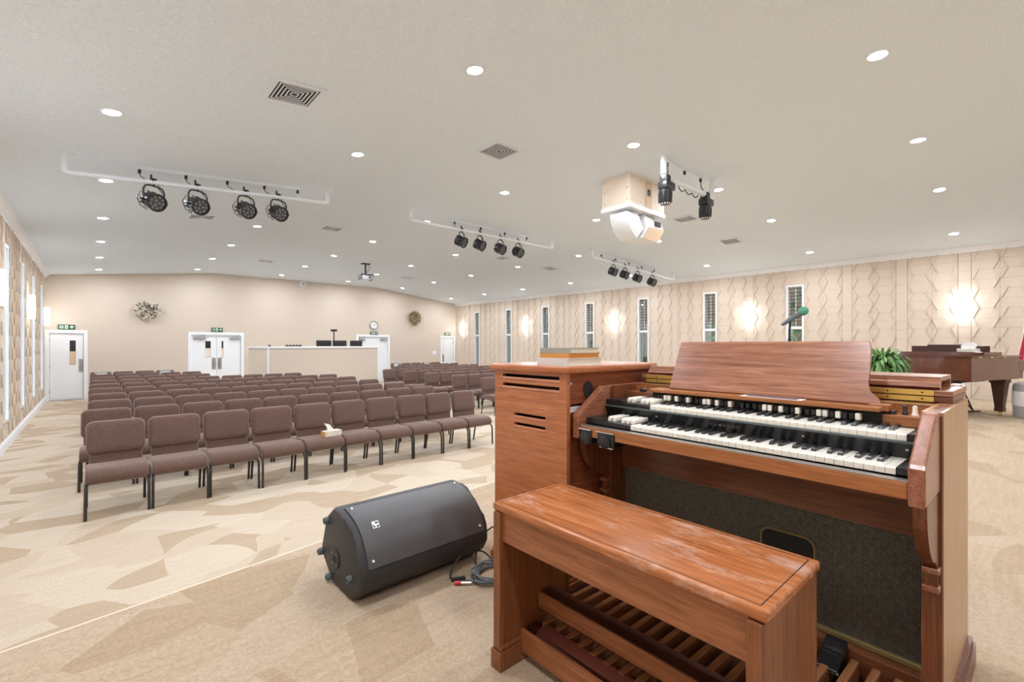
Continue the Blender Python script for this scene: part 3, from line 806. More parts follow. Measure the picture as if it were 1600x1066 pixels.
g = bmesh.new(); prism(g, [(-.02, -.02), (.50, -.06), (.58, -.17), (.36, -.42), (-.08, -.40), (.03, -.22)], -.17, .17, 'xzy', bev=.008); cab = obj('cabinet', g, 'white_paint', hs)
g = bmesh.new(); prism(g, [(-.085, -.405), (.365, -.425), (.585, -.172), (.12, -.205)], -.185, -.172, 'xzy'); obj('plywood_face', g, 'plywood', cab)
part('terminal_plate', 'black_satin', cab, .30, .47, -.186, -.17, -.15, -.07)
for x in (-.35, .1, .45):
    g = bmesh.new(); tube(g, [(x, 0, .0), (x + .02, -.05, -.08)], .006, 6); obj('hanger_wire', g, 'steel', hs)
g = bmesh.new(); tube(g, [(.16, -.19, .53), (.17, -.2, .1), (.20, -.19, -.02), (.30, -.18, -.08)], .007, 6); obj('cable', g, 'steel', hs, True)

# projector on a pole
t = tag(empty('projector', (6.6, 14.34, ZF)), 'black projector hanging from a pole under the ceiling', 'projector')
part('ceiling_plate', 'black_plastic', t, -.13, .13, -.08, .08, -.03, 0)
g = bmesh.new(); tube(g, [(0, 0, -.02), (0, 0, -.36)], .028, 10); obj('pole', g, 'black_plastic', t, True)
g = bmesh.new()
for s in (-1, 1): b2(g, s * .19 - .012, s * .19 + .012, -.12, .12, -.54, -.36); 
b2(g, -.2, .2, -.12, .12, -.37, -.355); obj('cage', g, 'black_plastic', t)
pj = part('projector_body', 'white_metal', t, -.165, .165, -.15, .13, -.52, -.40, bev=.012)
g = bmesh.new(); lathe(g, [(.045, 0), (.05, .02), (.04, .03)], 16, Matrix.Translation((.08, -.15, -.46)) @ Matrix.Rotation(R(90), 4, 'X')); obj('lens', g, 'lens_dark', pj, True)
g = bmesh.new(); tube(g, [(.02, 0, -.3), (.12, .0, -.2), (.15, 0, -.08), (.10, 0, -.03)], .009, 6); obj('cable', g, 'cable_black', t, True)

# sound booth ---------------------------------------------------------------
t = tag(empty('sound_booth', (5.76, 15.4, 0)), 'beige half wall of the sound booth with a white cap', 'booth wall')
part('front_wall', 'wallpaper', t, -1.79, 1.79, 0, .12, 0, 1.63); part('side_wall', 'wallpaper', t, -1.79, -1.67, .12, 2.4, 0, 1.63); part('side_wall', 'wallpaper', t, 1.67, 1.79, .12, 2.4, 0, 1.63)
g = bmesh.new(); b2(g, -1.82, 1.82, -.03, .15, 1.63, 1.69, bev=.005); b2(g, -1.82, -1.64, .15, 2.42, 1.63, 1.69); b2(g, 1.64, 1.82, .15, 2.42, 1.63, 1.69); obj('cap', g, 'white_trim', t)
part('corner_trim', 'white_trim', t, -1.81, -1.77, -.02, .03, 0, 1.63)
part('end_trim', 'white_trim', t, 1.77, 1.81, -.02, .14, 0, 1.63)
tag(obj('booth_desk', B(4.1, 7.42, 15.53, 16.3, .70, .74), 'white_paint'), 'white desk top behind the sound booth wall', 'desk')
for sx in (4.2, 5.76, 7.3): part('desk_leg', 'white_paint', bpy.data.objects['booth_desk'], sx - .03, sx + .03, 15.6, 16.2, 0, .70)
def monitor(x0, x1, label):
    c = (x0 + x1) / 2; w = (x1 - x0) / 2
    m_ = tag(empty('computer_monitor', (c, 15.78, .74)), label, 'monitor', 'monitors on the sound booth')
    part('screen_shell', 'black_plastic', m_, -w, w, -.03, .0, .70, 1.15, bev=.006)
    part('back_cover', 'black_satin', m_, -w * .7, w * .7, -.05, -.029, .80, 1.09, bev=.006)
    part('screen', 'screen_dark', m_, -w + .02, w - .02, 0, .003, .73, 1.13)
    part('stand', 'black_plastic', m_, -.04, .04, -.02, .02, .01, .71); part('foot', 'black_plastic', m_, -.14, .14, -.1, .12, 0, .015, bev=.004)
monitor(5.53, 6.03, 'black computer monitor on the sound booth, leftmost of three'); monitor(6.08, 6.56, 'black computer monitor on the sound booth, middle of three'); monitor(6.69, 7.13, 'black computer monitor on the sound booth, rightmost and smallest of three')
t = tag(empty('video_camera', (6.0, 15.46, 1.69)), 'small black camera on a short pole on the sound booth cap', 'camera')
part('foot', 'black_plastic', t, -.06, .06, -.05, .05, 0, .015); g = bmesh.new(); tube(g, [(0, 0, .01), (0, 0, .50)], .02, 8); obj('pole', g, 'black_plastic', t, True)
part('camera_body', 'black_plastic', t, -.09, .09, -.08, .08, .50, .57, bev=.015); part('lens_hood', 'black_satin', t, -.03, .03, -.12, -.075, .51, .56)
t = tag(empty('mixer_edge', (4.72, 15.46, 1.69)), 'low black device on the left part of the sound booth cap', 'mixer')
part('body', 'black_plastic', t, -.24, .24, -.05, .05, 0, .035, bev=.004)
for k in range(5): part('knob', 'black_satin', t, -.2 + k * .1 - .015, -.2 + k * .1 + .015, -.03, .0, .034, .06)
t = tag(empty('small_sensor', (4.02, 15.46, 1.69)), 'tiny black device on the left corner of the booth cap', 'device'); part('body', 'black_plastic', t, -.03, .03, -.03, .03, 0, .05, bev=.006); part('foot', 'black_satin', t, -.035, .035, -.035, .035, 0, .006)

# chairs --------------------------------------------------------------------
def cushion(bm, w, h, r, tf, tb, cz, M):
    """puffed upholstery pad: rounded rectangle in x,z lofted to a soft crown on both sides"""
    ins = [0, .005, .016, .034, .07, .12]; dep = [.0, .38, .70, .88, .97, 1.]
    rings = []
    for sgn, t in ((-1, tf), (1, tb)):
        seq = []
        for i_, d_ in zip(ins, dep):
            if sgn == 1 and i_ == 0: seq.append(None); continue
            seq.append([bm.verts.new(M @ Vector((x, sgn * t * d_, z))) for x, z in rrect(w - 2 * i_, h - 2 * i_, max(r - i_, .012), 6, 0, cz)])
        rings.append(seq)
    rings[1][0] = rings[0][0]
    for seq in rings:
        for a, b in zip(seq, seq[1:]):
            n = len(a)
            for k in range(n): bm.faces.new((a[k], a[(k + 1) % n], b[(k + 1) % n], b[k]))
        bm.faces.new(seq[-1])
def chair_meshes():
    out = []
    # seat cushion: side profile with a rolled front, front towards -y
    prof = [(.22, .405), (.22, .465), (.17, .478), (-.12, .485), (-.205, .475), (-.255, .445), (-.27, .40), (-.255, .36), (-.215, .335), (-.15, .345), (.0, .385)]
    g = bmesh.new(); prism(g, prof, -.25, .25, 'yzx', bev=.022, seg=3); out.append(('seat', mesh('seat', g, 'chair_fabric', True), 'seat'))
    # upper back pad and thinner lower panel, leaning back
    Mb = Matrix.Translation((0, .205, .43)) @ Matrix.Rotation(R(-10), 4, 'X')
    pts = rrect(.495, .36, .07, 6, 0, .305)
    pts = [(x * (1 - .03 * max(0, (.3 - z) / .2)), z) for x, z in pts]
    g = bmesh.new(); cushion(g, .50, .365, .07, .055, .04, .305, Mb); out.append(('backrest', mesh('backrest', g, 'chair_fabric', True), 'backrest'))
    g = bmesh.new(); b2(g, -.222, .222, -.02, .03, -.02, .17, bev=.012, M=Mb); out.append(('lumbar_panel', mesh('lumbar_panel', g, 'chair_fabric', True), 'lumbar_panel'))
    for s in (-1, 1):
        g = bmesh.new(); tube(g, [(s * .235, .02, .385), (s * .24, -.17, .355), (s * .243, -.225, .345), (s * .245, -.258, .315), (s * .247, -.265, .26), (s * .248, -.27, .0)], .0135, 8)
        out.append(('leg', mesh('leg', g, 'chair_metal', True), 'leg'))
        g = bmesh.new(); tube(g, [(s * .19, .315, .70), (s * .195, .268, .46), (s * .225, .22, .39), (s * .24, .195, .345), (s * .243, .20, .30), (s * .244, .26, .0)], .0135, 8)
        out.append(('leg', mesh('leg', g, 'chair_metal', True), 'leg'))
    g = bmesh.new(); tube(g, [(-.238, .19, .37), (.238, .19, .37)], .012, 6); tube(g, [(-.238, -.16, .345), (.238, -.16, .345)], .012, 6)
    out.append(('seat_frame', mesh('seat_frame', g, 'chair_metal', True), 'seat_frame'))
    return out
CM = chair_meshes()
PIT = .526
ROWY = [6.75, 8.0, 9.27, 10.55, 11.85, 13.15, 14.5, 15.9, 17.4, 18.95]      # top of the backrest
LEFTN = [10, 10, 10, 10, 10, 10, 9, 5, 5, 4]
rn = random.Random(3)
def chair(x, ytop, label, group):
    c = tag(empty('stacking_chair', (x, ytop - .30, 0), rz=R(rn.uniform(-1.0, 1.0))), label, 'chair', group)
    for n, me, _ in CM: link(n, me, c)
    return c
def rowname(r):
    return 'front row' if r == 0 else ('last row' if r == 9 else '%s row' % ORD[r + 1])
for r, n in enumerate(LEFTN):
    for k in range(n):
        x = .196 + PIT * k - (.06 if r == 1 else 0)
        lab = 'brown padded chair, %s from the left in the %s of the left block' % (ORD[k + 1], rowname(r))
        chair(x, ROWY[r] + rn.uniform(-.015, .015), lab, 'brown chairs of the left block')
START = {2: 0, 3: 0, 4: 0, 5: 0, 6: 0, 7: 2, 8: 4, 9: 5}
for r, st in START.items():
    vis_k = 0
    for k in range(st, 10):
        x = 7.53 + PIT * k
        vis_k += 1
        lab = 'brown padded chair, %s from the aisle in the %s of the right block' % (ORD[vis_k], rowname(r) if r < 9 else 'last row')
        chair(x, ROWY[r] + (-.1 if r in (2, 3) else 0), lab, 'brown chairs of the right block')
# reserved plaques on the last row
def plaque(x, yq, label):
    p = tag(empty('seat_plaque', (x, yq - .30, 0)), label, 'sign', 'grey signs on the last row')
    M = Matrix.Translation((0, .205, .43)) @ Matrix.Rotation(R(-10), 4, 'X')
    g = bmesh.new(); b2(g, -.15, .15, -.058, -.0515, .33, .475, M=M); obj('plate', g, 'plaque', p)
    g = bmesh.new(); b2(g, -.10, .10, -.061, -.0575, .36, .42, M=M); obj('card', g, 'sheet_white', p)
plaque(.196, ROWY[9], 'grey sign on the leftmost chair of the last row in the left block')
plaque(.196 + 3 * PIT, ROWY[9], 'grey sign on the fourth chair of the last row in the left block')
plaque(7.53 + 5 * PIT, ROWY[9], 'grey sign on the aisle chair of the last row in the right block')
plaque(7.53 + 8 * PIT, ROWY[9], 'grey sign on the fourth chair of the last row in the right block')
# tissue box on a front-row seat
t = tag(empty('tissue_box', (2.43, 6.36, .487), rz=R(8)), 'floral tissue box on a seat in the front row of chairs', 'tissue box')
part('carton', 'tissue_print', t, -.115, .125, -.06, .06, 0, .075, bev=.003); part('carton_end', 'tissue_orange', t, -.119, -.114, -.059, .059, .001, .074)
g = bmesh.new(); prism(g, [(-.05, .0), (.05, 0), (.01, .04), (-.03, .09), (-.10, .11), (-.06, .05)], -.012, .012, 'xzy'); bmesh.ops.translate(g, verts=g.verts[:], vec=(0, 0, .073)); obj('tissue', g, 'sheet_white', t)

# ------------------------------------------------------------------ rotary speaker cabinet (tall, left of the organ)
t = tag(empty('rotary_speaker_cabinet', (1.61, 1.395, PZ)), 'tall walnut speaker cabinet with louver slots, left of the organ', 'speaker cabinet')
LW, LD, LH = .745, .505, 1.045
def louver_side():
    """side towards the chairs with four slots"""
    bm = bmesh.new(); th = .022; sl = [(.965, .983, .035, .465), (1.012, 1.030, .035, .465)]
    slots = [(.962, .982, .04, .44), (1.010, 1.030, .04, .44), (.765, .783, .13, .35), (.814, .832, .13, .35)]
    zs = sorted({.09, LH} | {v for s in slots for v in s[:2]})
    for z0, z1 in zip(zs, zs[1:]):
        hit = [s for s in slots if abs(s[0] - z0) < 1e-6]
        if hit:
            b2(bm, 0, th, 0, hit[0][2], z0, z1); b2(bm, 0, th, hit[0][3], LD, z0, z1)
        else: b2(bm, 0, th, 0, LD, z0, z1)
    for s in slots:          # slanted lips
        prism(bm, [(th - .004, s[0] - .004), (th + .03, s[0] - .03), (th + .03, s[0] - .042), (th - .004, s[0] - .02)], s[2] - .01, s[3] + .01, 'xzy')
    for s in slots: prism(bm, [(-.0035, s[0] - .006), (.006, s[0] - .006), (.006, s[0] + .004), (.002, s[0] + .004)], s[2] - .004, s[3] + .004, 'xzy')
    return bm
obj('louver_panel', louver_side(), 'leslie_wood', t)
part('inner_baffle', 'black_matte', t, .06, .07, .02, LD - .02, .09, LH)
part('rear_panel', 'leslie_wood', t, 0.022, LW, LD - .02, LD, .09, LH)
part('far_panel', 'leslie_wood', t, LW - .02, LW, 0.001, LD - .02, .09, LH)
# open back towards the camera: framed plywood panel with a round hole and a gap below
g = bmesh.new()
b2(g, .0225, LW - .02, .004, .022, .90, LH); 
pw = obj('upper_back_panel', g, 'leslie_dark', t)
g = bmesh.new(); lathe(g, [(.034, 0), (.034, .004)], 24, Matrix.Translation((.165, .0035, .965)) @ Matrix.Rotation(R(90), 4, 'X') @ Matrix.Diagonal((1, 1.15, 1, 1))); obj('round_hole', g, 'black_matte', pw)
for px in (.035, .70):
    g = bmesh.new(); lathe(g, [(.009, 0), (.009, .006), (.004, .008)], 10, Matrix.Translation((px, .004, .995)) @ Matrix.Rotation(R(90), 4, 'X')); obj('screw', g, 'steel', pw, True)
part('shelf_edge', 'sheet_white', t, .0225, LW - .02, .010, .03, .862, .888)
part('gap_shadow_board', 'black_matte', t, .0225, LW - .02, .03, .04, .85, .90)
part('lower_back_panel', 'leslie_dark', t, .0225, LW - .02, .006, .022, .09, .858)
part('corner_post', 'leslie_wood', t, -.001, .0225, -.006, .0, .09, LH)
g = bmesh.new(); b2(g, -.022, LW + .022, -.022, LD + .022, LH, LH + .035, bev=.010, seg=3); obj('top_board', g, 'leslie_wood', t, True)
g = bmesh.new(); b2(g, -.018, LW + .018, -.018, LD + .018, 0, .075, bev=.003); b2(g, -.010, LW + .010, -.010, LD + .010, .075, .092, bev=.004); obj('base_moulding', g, 'leslie_wood', t)
# books on the cabinet
zb = PZ + LH + .035
bks = [('page', 'book_white', .025, .32, .20, 'white hymn book at the bottom of the stack on the tall cabinet'), ('book_orange', 'book_orange', .023, .29, .19, 'orange book in the middle of the stack on the tall cabinet'),
       ('page', 'book_grey', .026, .29, .185, 'grey-green book on top of the stack on the tall cabinet')]
for k, (pg, cv, hh, L_, w_, lab) in enumerate(bks):
    if k == 0: hh = .037
    o = tag(empty('hymn_book', (1.745, 1.485, zb), rz=R(-2 + k * 1.5)), lab, 'book', 'books on the tall cabinet')
    hx, hy = L_ / 2 * .8, w_ / 2
    part('pages', pg, o, -hx + .006, hx - .006, -hy + .004, hy - .002, .003, hh - .003)
    part('cover', cv, o, -hx, hx, -hy, hy, 0, .0032, bev=0.); part('cover', cv, o, -hx, hx, -hy, hy, hh - .0032, hh)
    part('spine', cv, o, -hx, -hx + .005, -hy, hy, .003, hh - .003)
    zb += hh

# ------------------------------------------------------------------ the organ
PH = R(2.3)
P0 = Vector((2.338, .101)); OO = P0 + .02 * Vector((math.sin(PH), math.cos(PH)))
og = tag(empty('electric_organ', (OO.x, OO.y, PZ), rz=-PH), 'walnut two-manual electric organ with a tall music rest', 'organ')
W = 1.24
# end panels: local x = depth (player side negative), y = along the keys (0 near, W far)
for s, (y0, y1) in enumerate(((0, .05), (W - .05, W))):
    g = bmesh.new(); b2(g, -.50, .06, y0, y1, .085, .98)
    pnl = obj('end_panel', g, 'organ_panel_lit' if s == 0 else 'organ_wood_v', og)
    part('front_post', 'organ_wood_v', og, -.512, -.499, y0 + .002, y1 - .002, .085, .97)
    g = bmesh.new(); o_ = .02
    b2(g, -.535, .08, y0 - o_, y1 + o_ * .5, 0, .075); prism(g, [(-.535, .075), (.08, .075), (.068, .10), (-.523, .10)], y0 - o_ * .6, y1 + o_ * .3, 'xzy')
    obj('base_moulding', g, 'organ_wood', og)
    yc0, yc1 = (.006, .042) if s == 0 else (W - .042, W - .006)
    g = bmesh.new(); prism(g, [(-.745, .752), (-.745, .853), (-.738, .863), (-.565, .977), (-.555, .981), (-.24, .981), (-.24, .752)], yc0, yc1, 'xzy', bev=.005)
    obj('cheek_block', g, 'cheek_wood', og)
    # curved bracket below
    g = bmesh.new(); cv = [(-.50, .75), (-.70, .75)]
    for k in range(9):
        a = R(k * 10); cv.append((-.535 - .165 * math.cos(a) ** 1.0, .745 - .19 * math.sin(a)))
    cv += [(-.535, .535), (-.50, .535)]
    prism(g, cv, yc0 + .003, yc1 - .003, 'xzy'); br = obj('curved_bracket', g, 'organ_wood_v', og)
    for z in (.515, .462):
        part('bracket_trim', 'cheek_wood', br, -.548, -.50, yc0 - .002, yc1 + .002, z, z + .018, bev=.003)
    part('bracket_neck', 'organ_wood_v', br, -.532, -.50, yc0 + .003, yc1 - .003, .45, .535)
part('back_panel', 'organ_wood', og, .03, .055, .05, W - .05, .085, .97)
part('key_bed', 'organ_wood', og, -.70, -.42, .043, W - .043, .755, .80)
part('key_slip', 'organ_ledge', og, -.735, -.70, .043, W - .043, .765, .812, bev=.003)
part('slip_edge', 'steel', og, -.734, -.70, .043, W - .043, .812, .8145)
part('apron_panel', 'organ_wood', og, -.43, -.41, .05, W - .05, .575, .755)
part('bottom_rail', 'organ_wood', og, -.445, -.40, .05, W - .05, .03, .145, bev=.003)
part('grille_cloth', 'grille_cloth', og, -.40, -.395, .05, W - .05, .15, .58)
part('brass_strip', 'dull_brass', og, -.412, -.395, .05, W - .05, .146, .166, bev=.004)
# rounded opening with a brass rim in the grille
g = bmesh.new(); prism(g, rrect(.185, .26, .035, 5, .45, .335), -.4035, -.402, 'yzx'); ho = obj('pedal_opening', g, 'black_matte', og)
g = bmesh.new(); pts = rrect(.185, .26, .035, 5, .45, .335); pts.append(pts[0]); tube(g, [(-.404, a, b) for a, b in pts], .004, 6, cap=False); obj('brass_rim', g, 'dull_brass', ho, True)
# manuals
KW, KA = .0244, .954
def manual(q0, q1, ztop, name):
    kt = .020
    g = bmesh.new(); prism(g, [(q0, ztop - .004), (q0 + .004, ztop), (q1, ztop), (q1, ztop - kt), (q0, ztop - kt)], -KW / 2 + .0006, KW / 2 - .0006, 'xzy'); wk = mesh('white_key', g, 'ivory', False)
    g = bmesh.new(); prism(g, [(q0 + .048, ztop - .003), (q0 + .053, ztop + .006), (q0 + .062, ztop + .0105), (q1, ztop + .0115), (q1, ztop - .003)], -.0066, .0066, 'xzy', bev=.0012, seg=1); bk = mesh('black_key', g, 'black_satin', False)
    for i in range(36):
        y = KA - (i + .5) * KW
        link('white_key', wk, og, Matrix.Translation((0, y, 0)))
        n = i % 7
        if n in (0, 1, 3, 4, 5) and i < 35: link('black_key', bk, og, Matrix.Translation((0, y - KW / 2 + {0: .002, 1: -.002, 3: .003, 4: 0, 5: -.003}[n], 0)))
    # preset keys in reversed colours at the bass end
    g = bmesh.new(); prism(g, [(q0, ztop - .006), (q0 + .004, ztop - .002), (q1, ztop - .002), (q1, ztop - kt), (q0, ztop - kt)], -KW / 2 + .0006, KW / 2 - .0006, 'xzy'); pk = mesh('preset_key', g, 'black_satin', False)
    g = bmesh.new(); prism(g, [(q0 + .035, ztop - .003), (q0 + .037, ztop + .012), (q0 + .048, ztop + .018), (q1 - .01, ztop + .018), (q1 - .01, ztop - .003)], -.0095, .0095, 'xzy', bev=.004, seg=2); ps = mesh('preset_tab', g, 'ivory', True)
    for i in range(6):
        y = KA + (i + .5) * KW
        link('preset_key', pk, og, Matrix.Translation((0, y, 0)))
        if i not in (3,): link('preset_tab', ps, og, Matrix.Translation((0, y + KW * .2, 0)))
    part('end_block', 'black_satin', og, q0, q1, .043, KA - 36 * KW - .001, ztop - kt, ztop + .002, bev=.002)
    part('end_block', 'black_satin', og, q0, q1, KA + 6 * KW + .001, W - .043, ztop - kt, ztop + .006, bev=.002)
manual(-.69, -.535, .838, 'lower')
manual(-.545, -.395, .912, 'upper')
g = bmesh.new(); prism(g, [(-.535, .812), (-.535, .842), (-.555, .888), (-.545, .892), (-.42, .892), (-.42, .812)], .043, W - .043, 'xzy'); fas = obj('manual_fascia', g, 'black_satin', og)
part('fascia_edge', 'grey_rubber', og, -.558, -.549, .043, W - .043, .886, .8915)
# maker's lettering on the fascia
tcv = bpy.data.curves.new('maker_lettering', 'FONT'); tcv.body = 'HAMMOND'; tcv.size = .017; tcv.extrude = .0004; tcv.align_x = 'CENTER'; tcv.space_character = 1.5
to = bpy.data.objects.new('tmp_text', tcv); col.objects.link(to)
dg = bpy.context.evaluated_depsgraph_get(); tme = bpy.data.meshes.new_from_object(to.evaluated_get(dg)); bpy.data.objects.remove(to)
tme.materials.clear(); tme.materials.append(mat('lettering_gold', (.16, .15, .12), .4))
tl = math.atan2(.020, .046)
link('maker_lettering', tme, fas, Matrix.Translation((-.5462, .62, .860)) @ Matrix.Rotation(R(-90), 4, 'Z') @ Matrix.Rotation(R(90) + tl, 4, 'X'))
for yv in (.075, .35, .64, .92, 1.10):
    g = bmesh.new(); lathe(g, [(.004, 0), (.004, .002)], 8, Matrix.Translation((-.5445, yv, .866)) @ Matrix.Rotation(R(-90), 4, 'Y')); obj('screw', g, 'steel', fas)
# half-moon switch boxes under the bass end
for (a, b) in ((1.125, 1.195), (1.0, 1.095)):
    g = bmesh.new(); b2(g, -.742, -.66, a, b, .735, .797, bev=.008); sb = obj('switch_box', g, 'black_satin', og, True)
    g = bmesh.new(); lathe(g, [(.028, -.008), (.028, .012), (.02, .015)], 20, Matrix.Translation((-.735, (a + b) / 2, .757)) @ Matrix.Rotation(R(-90), 4, 'Y')); obj('switch_dial', g, 'black_satin' if a < 1.1 else 'black_plastic', sb, True)
    part('metal_lip', 'chrome', sb, -.747, -.70, a, b, .797, .8015)
    if a < 1.1: part('metal_lip', 'chrome', sb, -.747, -.738, a + .005, b - .02, .733, .737)
# drawbar panel
part('drawbar_panel', 'black_matte', og, -.405, -.385, .16, 1.03, .892, .957)
PATT = ['k', 'k', 'w', 'w', 'k', 'w', 'k', 'k', 'w']
dbm = {'w': mesh('drawbar', B(-.435, -.405, -.0075, .0075, .924, .948, bev=.003), 'ivory'), 'k': mesh('drawbar', B(-.428, -.405, -.0075, .0075, .924, .947, bev=.003), 'black_satin')}
def dset(ya, yb2):          # positions of the first and last white bar
    st = (ya - yb2) / 6
    for i, c in enumerate(PATT): link('drawbar', dbm[c], og, Matrix.Translation((0, ya + 2 * st - i * st, 0)))
dset(.948, .838); dset(.762, .653); dset(.520, .405); dset(.337, .222)
for yv in (.607, .585): link('drawbar', dbm['k'], og, Matrix.Translation((0, yv, 0)))
part('drawbar_rail', 'black_satin', og, -.412, -.402, .16, 1.03, .9135, .919)
# wooden blocks and ledge behind the upper manual
part('control_block', 'organ_ledge', og, -.405, -.31, .043, .165, .914, .949, bev=.003)
part('control_block', 'organ_wood', og, -.405, -.31, 1.03, W - .043, .914, .949, bev=.003)
part('control_riser', 'organ_ledge', og, -.312, -.295, .043, W - .043, .914, .975)
for yv, m_, hh in ((.155, 'black_satin', .015), (.138, 'black_satin', .015)):
    part('switch_tab', m_, og, -.385, -.35, yv - .007, yv + .007, .947, .947 + hh, bev=.003)
for yv, m_ in ((.11, 'black_plastic'), (.085, 'ivory')):
    g = bmesh.new(); lathe(g, [(.009, .947), (.009, .955), (.0065, .958), (.0065, .978), (.003, .981)], 14, Matrix.Translation((-.36, yv, 0))); obj('toggle_knob', g, m_, og, True)
g = bmesh.new(); lathe(g, [(.016, .947), (.016, .962), (.012, .966)], 18, Matrix.Translation((-.38, 1.10, 0))); obj('rotary_knob', g, 'black_plastic', og, True)
# music rest with its ledge
g = bmesh.new(); b2(g, -.44, -.345, .16, 1.03, .958, .974, bev=.004); lg = obj('rest_ledge', g, 'organ_ledge', og)
b_ = bmesh.new()
left = [(1.00, .0), (.985, .02), (.962, .06), (.955, .10), (.953, .2), (.950, .235)]
poly = [(.168, 0), (.176, .02), (.206, .045), (.214, .075), (.212, .12), (.214, .21), (.222, .238), (.955, .238), (.962, 0)]
prism(b_, poly, -.008, .008, 'yzx', bev=.002, seg=1)
Mr = Matrix.Translation((-.37, 0, .974)) @ Matrix.Rotation(R(24), 4, 'Y')
rest = obj('music_rest', b_, 'rest_wood', og, False, Mr)
part('rest_tail', 'organ_ledge', og, -.40, -.345, .145, .20, .958, .980, bev=.003)
g = bmesh.new(); b2(g, .012, .02, .72, .86, .18, .245); obj('rest_support', g, 'rest_wood', og, False, Mr)
pp = tag(empty('folded_paper', (0, 0, 0)), 'purple-grey paper slip lying along the music rest ledge', 'paper'); pp.parent = None
pp.location = og.matrix_basis @ Vector((-.41, .50, .974)); pp.rotation_euler = (0, 0, -PH)
mat('paper_purple', (.16, .11, .15), .6)
part('slip', 'paper_purple', pp, -.022, .022, -.09, .09, 0.0005, .004); part('slip_border', 'sheet_white', pp, -.026, .026, -.11, .11, 0.0, .002)
# folded-back lid with brass piano hinges
part('top_deck', 'organ_wood', og, -.31, .055, .043, W - .043, .955, .979)
part('lid_lower', 'organ_wood', og, -.20, .14, .012, W - .012, .9815, 1.0, bev=.003)
part('lid_middle', 'rest_wood', og, -.20, .16, .012, W - .012, 1.002, 1.022, bev=.003)
for z in (.983, 1.0045):
    part('brass_hinge', 'brass', og, -.2045, -.2, .06, W - .04, z, z + .0175)
g = bmesh.new()
for k in range(12):
    for z in (.992, 1.0135): lathe(g, [(.003, 0), (.003, .001)], 8, Matrix.Translation((-.2045, .09 + k * .095, z)) @ Matrix.Rotation(R(-90), 4, 'Y'))
obj('hinge_screws', g, 'black_matte', og)['kind'] = 'stuff'
g = bmesh.new(); prism(g, [(-.15, 1.0225), (-.17, 1.032), (-.165, 1.045), (-.155, 1.05), (-.15, 1.066), (.10, 1.066), (.10, 1.0225), (.085, 1.0225), (.085, 1.05), (-.12, 1.05), (-.13, 1.0225)], .05, W - .03, 'xzy'); obj('lid_front_rail', g, 'rest_wood', og)
wp = tag(empty('white_sheet', tuple(og.matrix_basis @ Vector((.10, .06, 1.0215))), rz=-PH), 'white sheet lying on the folded organ lid at its right end', 'paper')
part('paper_sheet', 'sheet_white', wp, .01, .055, -.035, .20, .001, .004); part('paper_corner', 'sheet_white', wp, .02, .056, -.04, -.01, .004, .007)
# pedal board and swell pedal
pb = tag(empty('pedal_board', (OO.x, OO.y, PZ), rz=-PH), 'wooden organ pedal board under the bench', 'pedal board')
part('heel_rail', 'dark_mahogany', pb, -1.16, -1.12, .07, 1.15, .02, .11); part('frame_bed', 'felt_grey', pb, -1.12, -.46, .07, 1.15, .005, .05)
for y0 in (.062, 1.15): part('frame_side', 'dark_mahogany', pb, -1.16, -.46, y0, y0 + .02, 0, .10)
g = bmesh.new(); b2(g, -1.115, -.462, -.0115, .0115, .06, .125, bev=.003); pm = mesh('pedal', g, 'pedal_wood_shaded')
k = 0; yv = .164 - .0585
while yv < 1.13:
    link('pedal', pm, pb, Matrix.Translation((0, yv, 0))); yv += .0585; k += 1
sw = tag(empty('swell_pedal', tuple(og.matrix_basis @ Vector((-.50, .275, .0))), rz=-PH), 'black expression pedal beside the wooden pedals', 'pedal')
g = bmesh.new(); b2(g, -.075, .055, -.032, .032, 0, .018, M=T((0, 0, .135), (0, R(-24), 0)), bev=.005); obj('tread', g, 'black_satin', sw)
g = bmesh.new(); b2(g, -.02, .05, -.03, .03, .0, .15, bev=.004); obj('housing', g, 'black_satin', sw)
g = bmesh.new(); tube(g, [(-.068, -.034, .113), (-.068, .034, .113)], .005, 6); obj('toe_bar', g, 'chrome', sw)

# ------------------------------------------------------------------ the bench
bn = tag(empty('organ_bench', (1.265, .825, PZ), rz=R(-1.0)), 'walnut organ bench with a worn shiny top', 'bench')
hx, hy = .185, .47
g = bmesh.new(); b2(g, -hx, hx, -hy, hy, .575, .602, bev=.007, seg=3); top = obj('bench_top', g, 'bench_top', bn)
g = bmesh.new()
for q in (-hx + .022, hx - .022): b2(g, q - .0012, q + .0012, -hy + .022, hy - .022, .6018, .6026)
for q in (-hy + .022, hy - .022): b2(g, -hx + .022, hx - .022, q - .0012, q + .0012, .6018, .6026)
obj('inlay_line', g, 'dark_mahogany', top)
for s in (-1, 1):
    y0, y1 = (s * (hy - .012), s * (hy - .042))
    e = part('end_board', 'bench_end', bn, -hx + .012, hx - .012, min(y0, y1), max(y0, y1), .075, .575)
    for q in (-1, 1): part('corner_post', 'bench_end', e, q * (hx - .010) - .014, q * (hx - .010) + .014, min(y0, y1) - .003, max(y0, y1) + .003, .075, .572, bev=.003)
    g = bmesh.new(); yy0, yy1 = min(y0, y1) - .012, max(y0, y1) + .012
    b2(g, -hx - .008, hx + .008, yy0, yy1, 0, .07, bev=.002); b2(g, -hx - .002, hx + .002, yy0 + .005, yy1 - .005, .07, .088, bev=.004); obj('foot_moulding', g, 'bench_end', bn)
part('front_apron', 'bench_side', bn, -hx + .010, -hx + .03, -hy + .042, hy - .042, .468, .575); part('rear_apron', 'bench_side', bn, hx - .03, hx - .012, -hy + .042, hy - .042, .50, .575)
part('lower_front_board', 'bench_side', bn, -.085, -.068, -hy + .042, hy - .042, .03, .112, bev=.003)
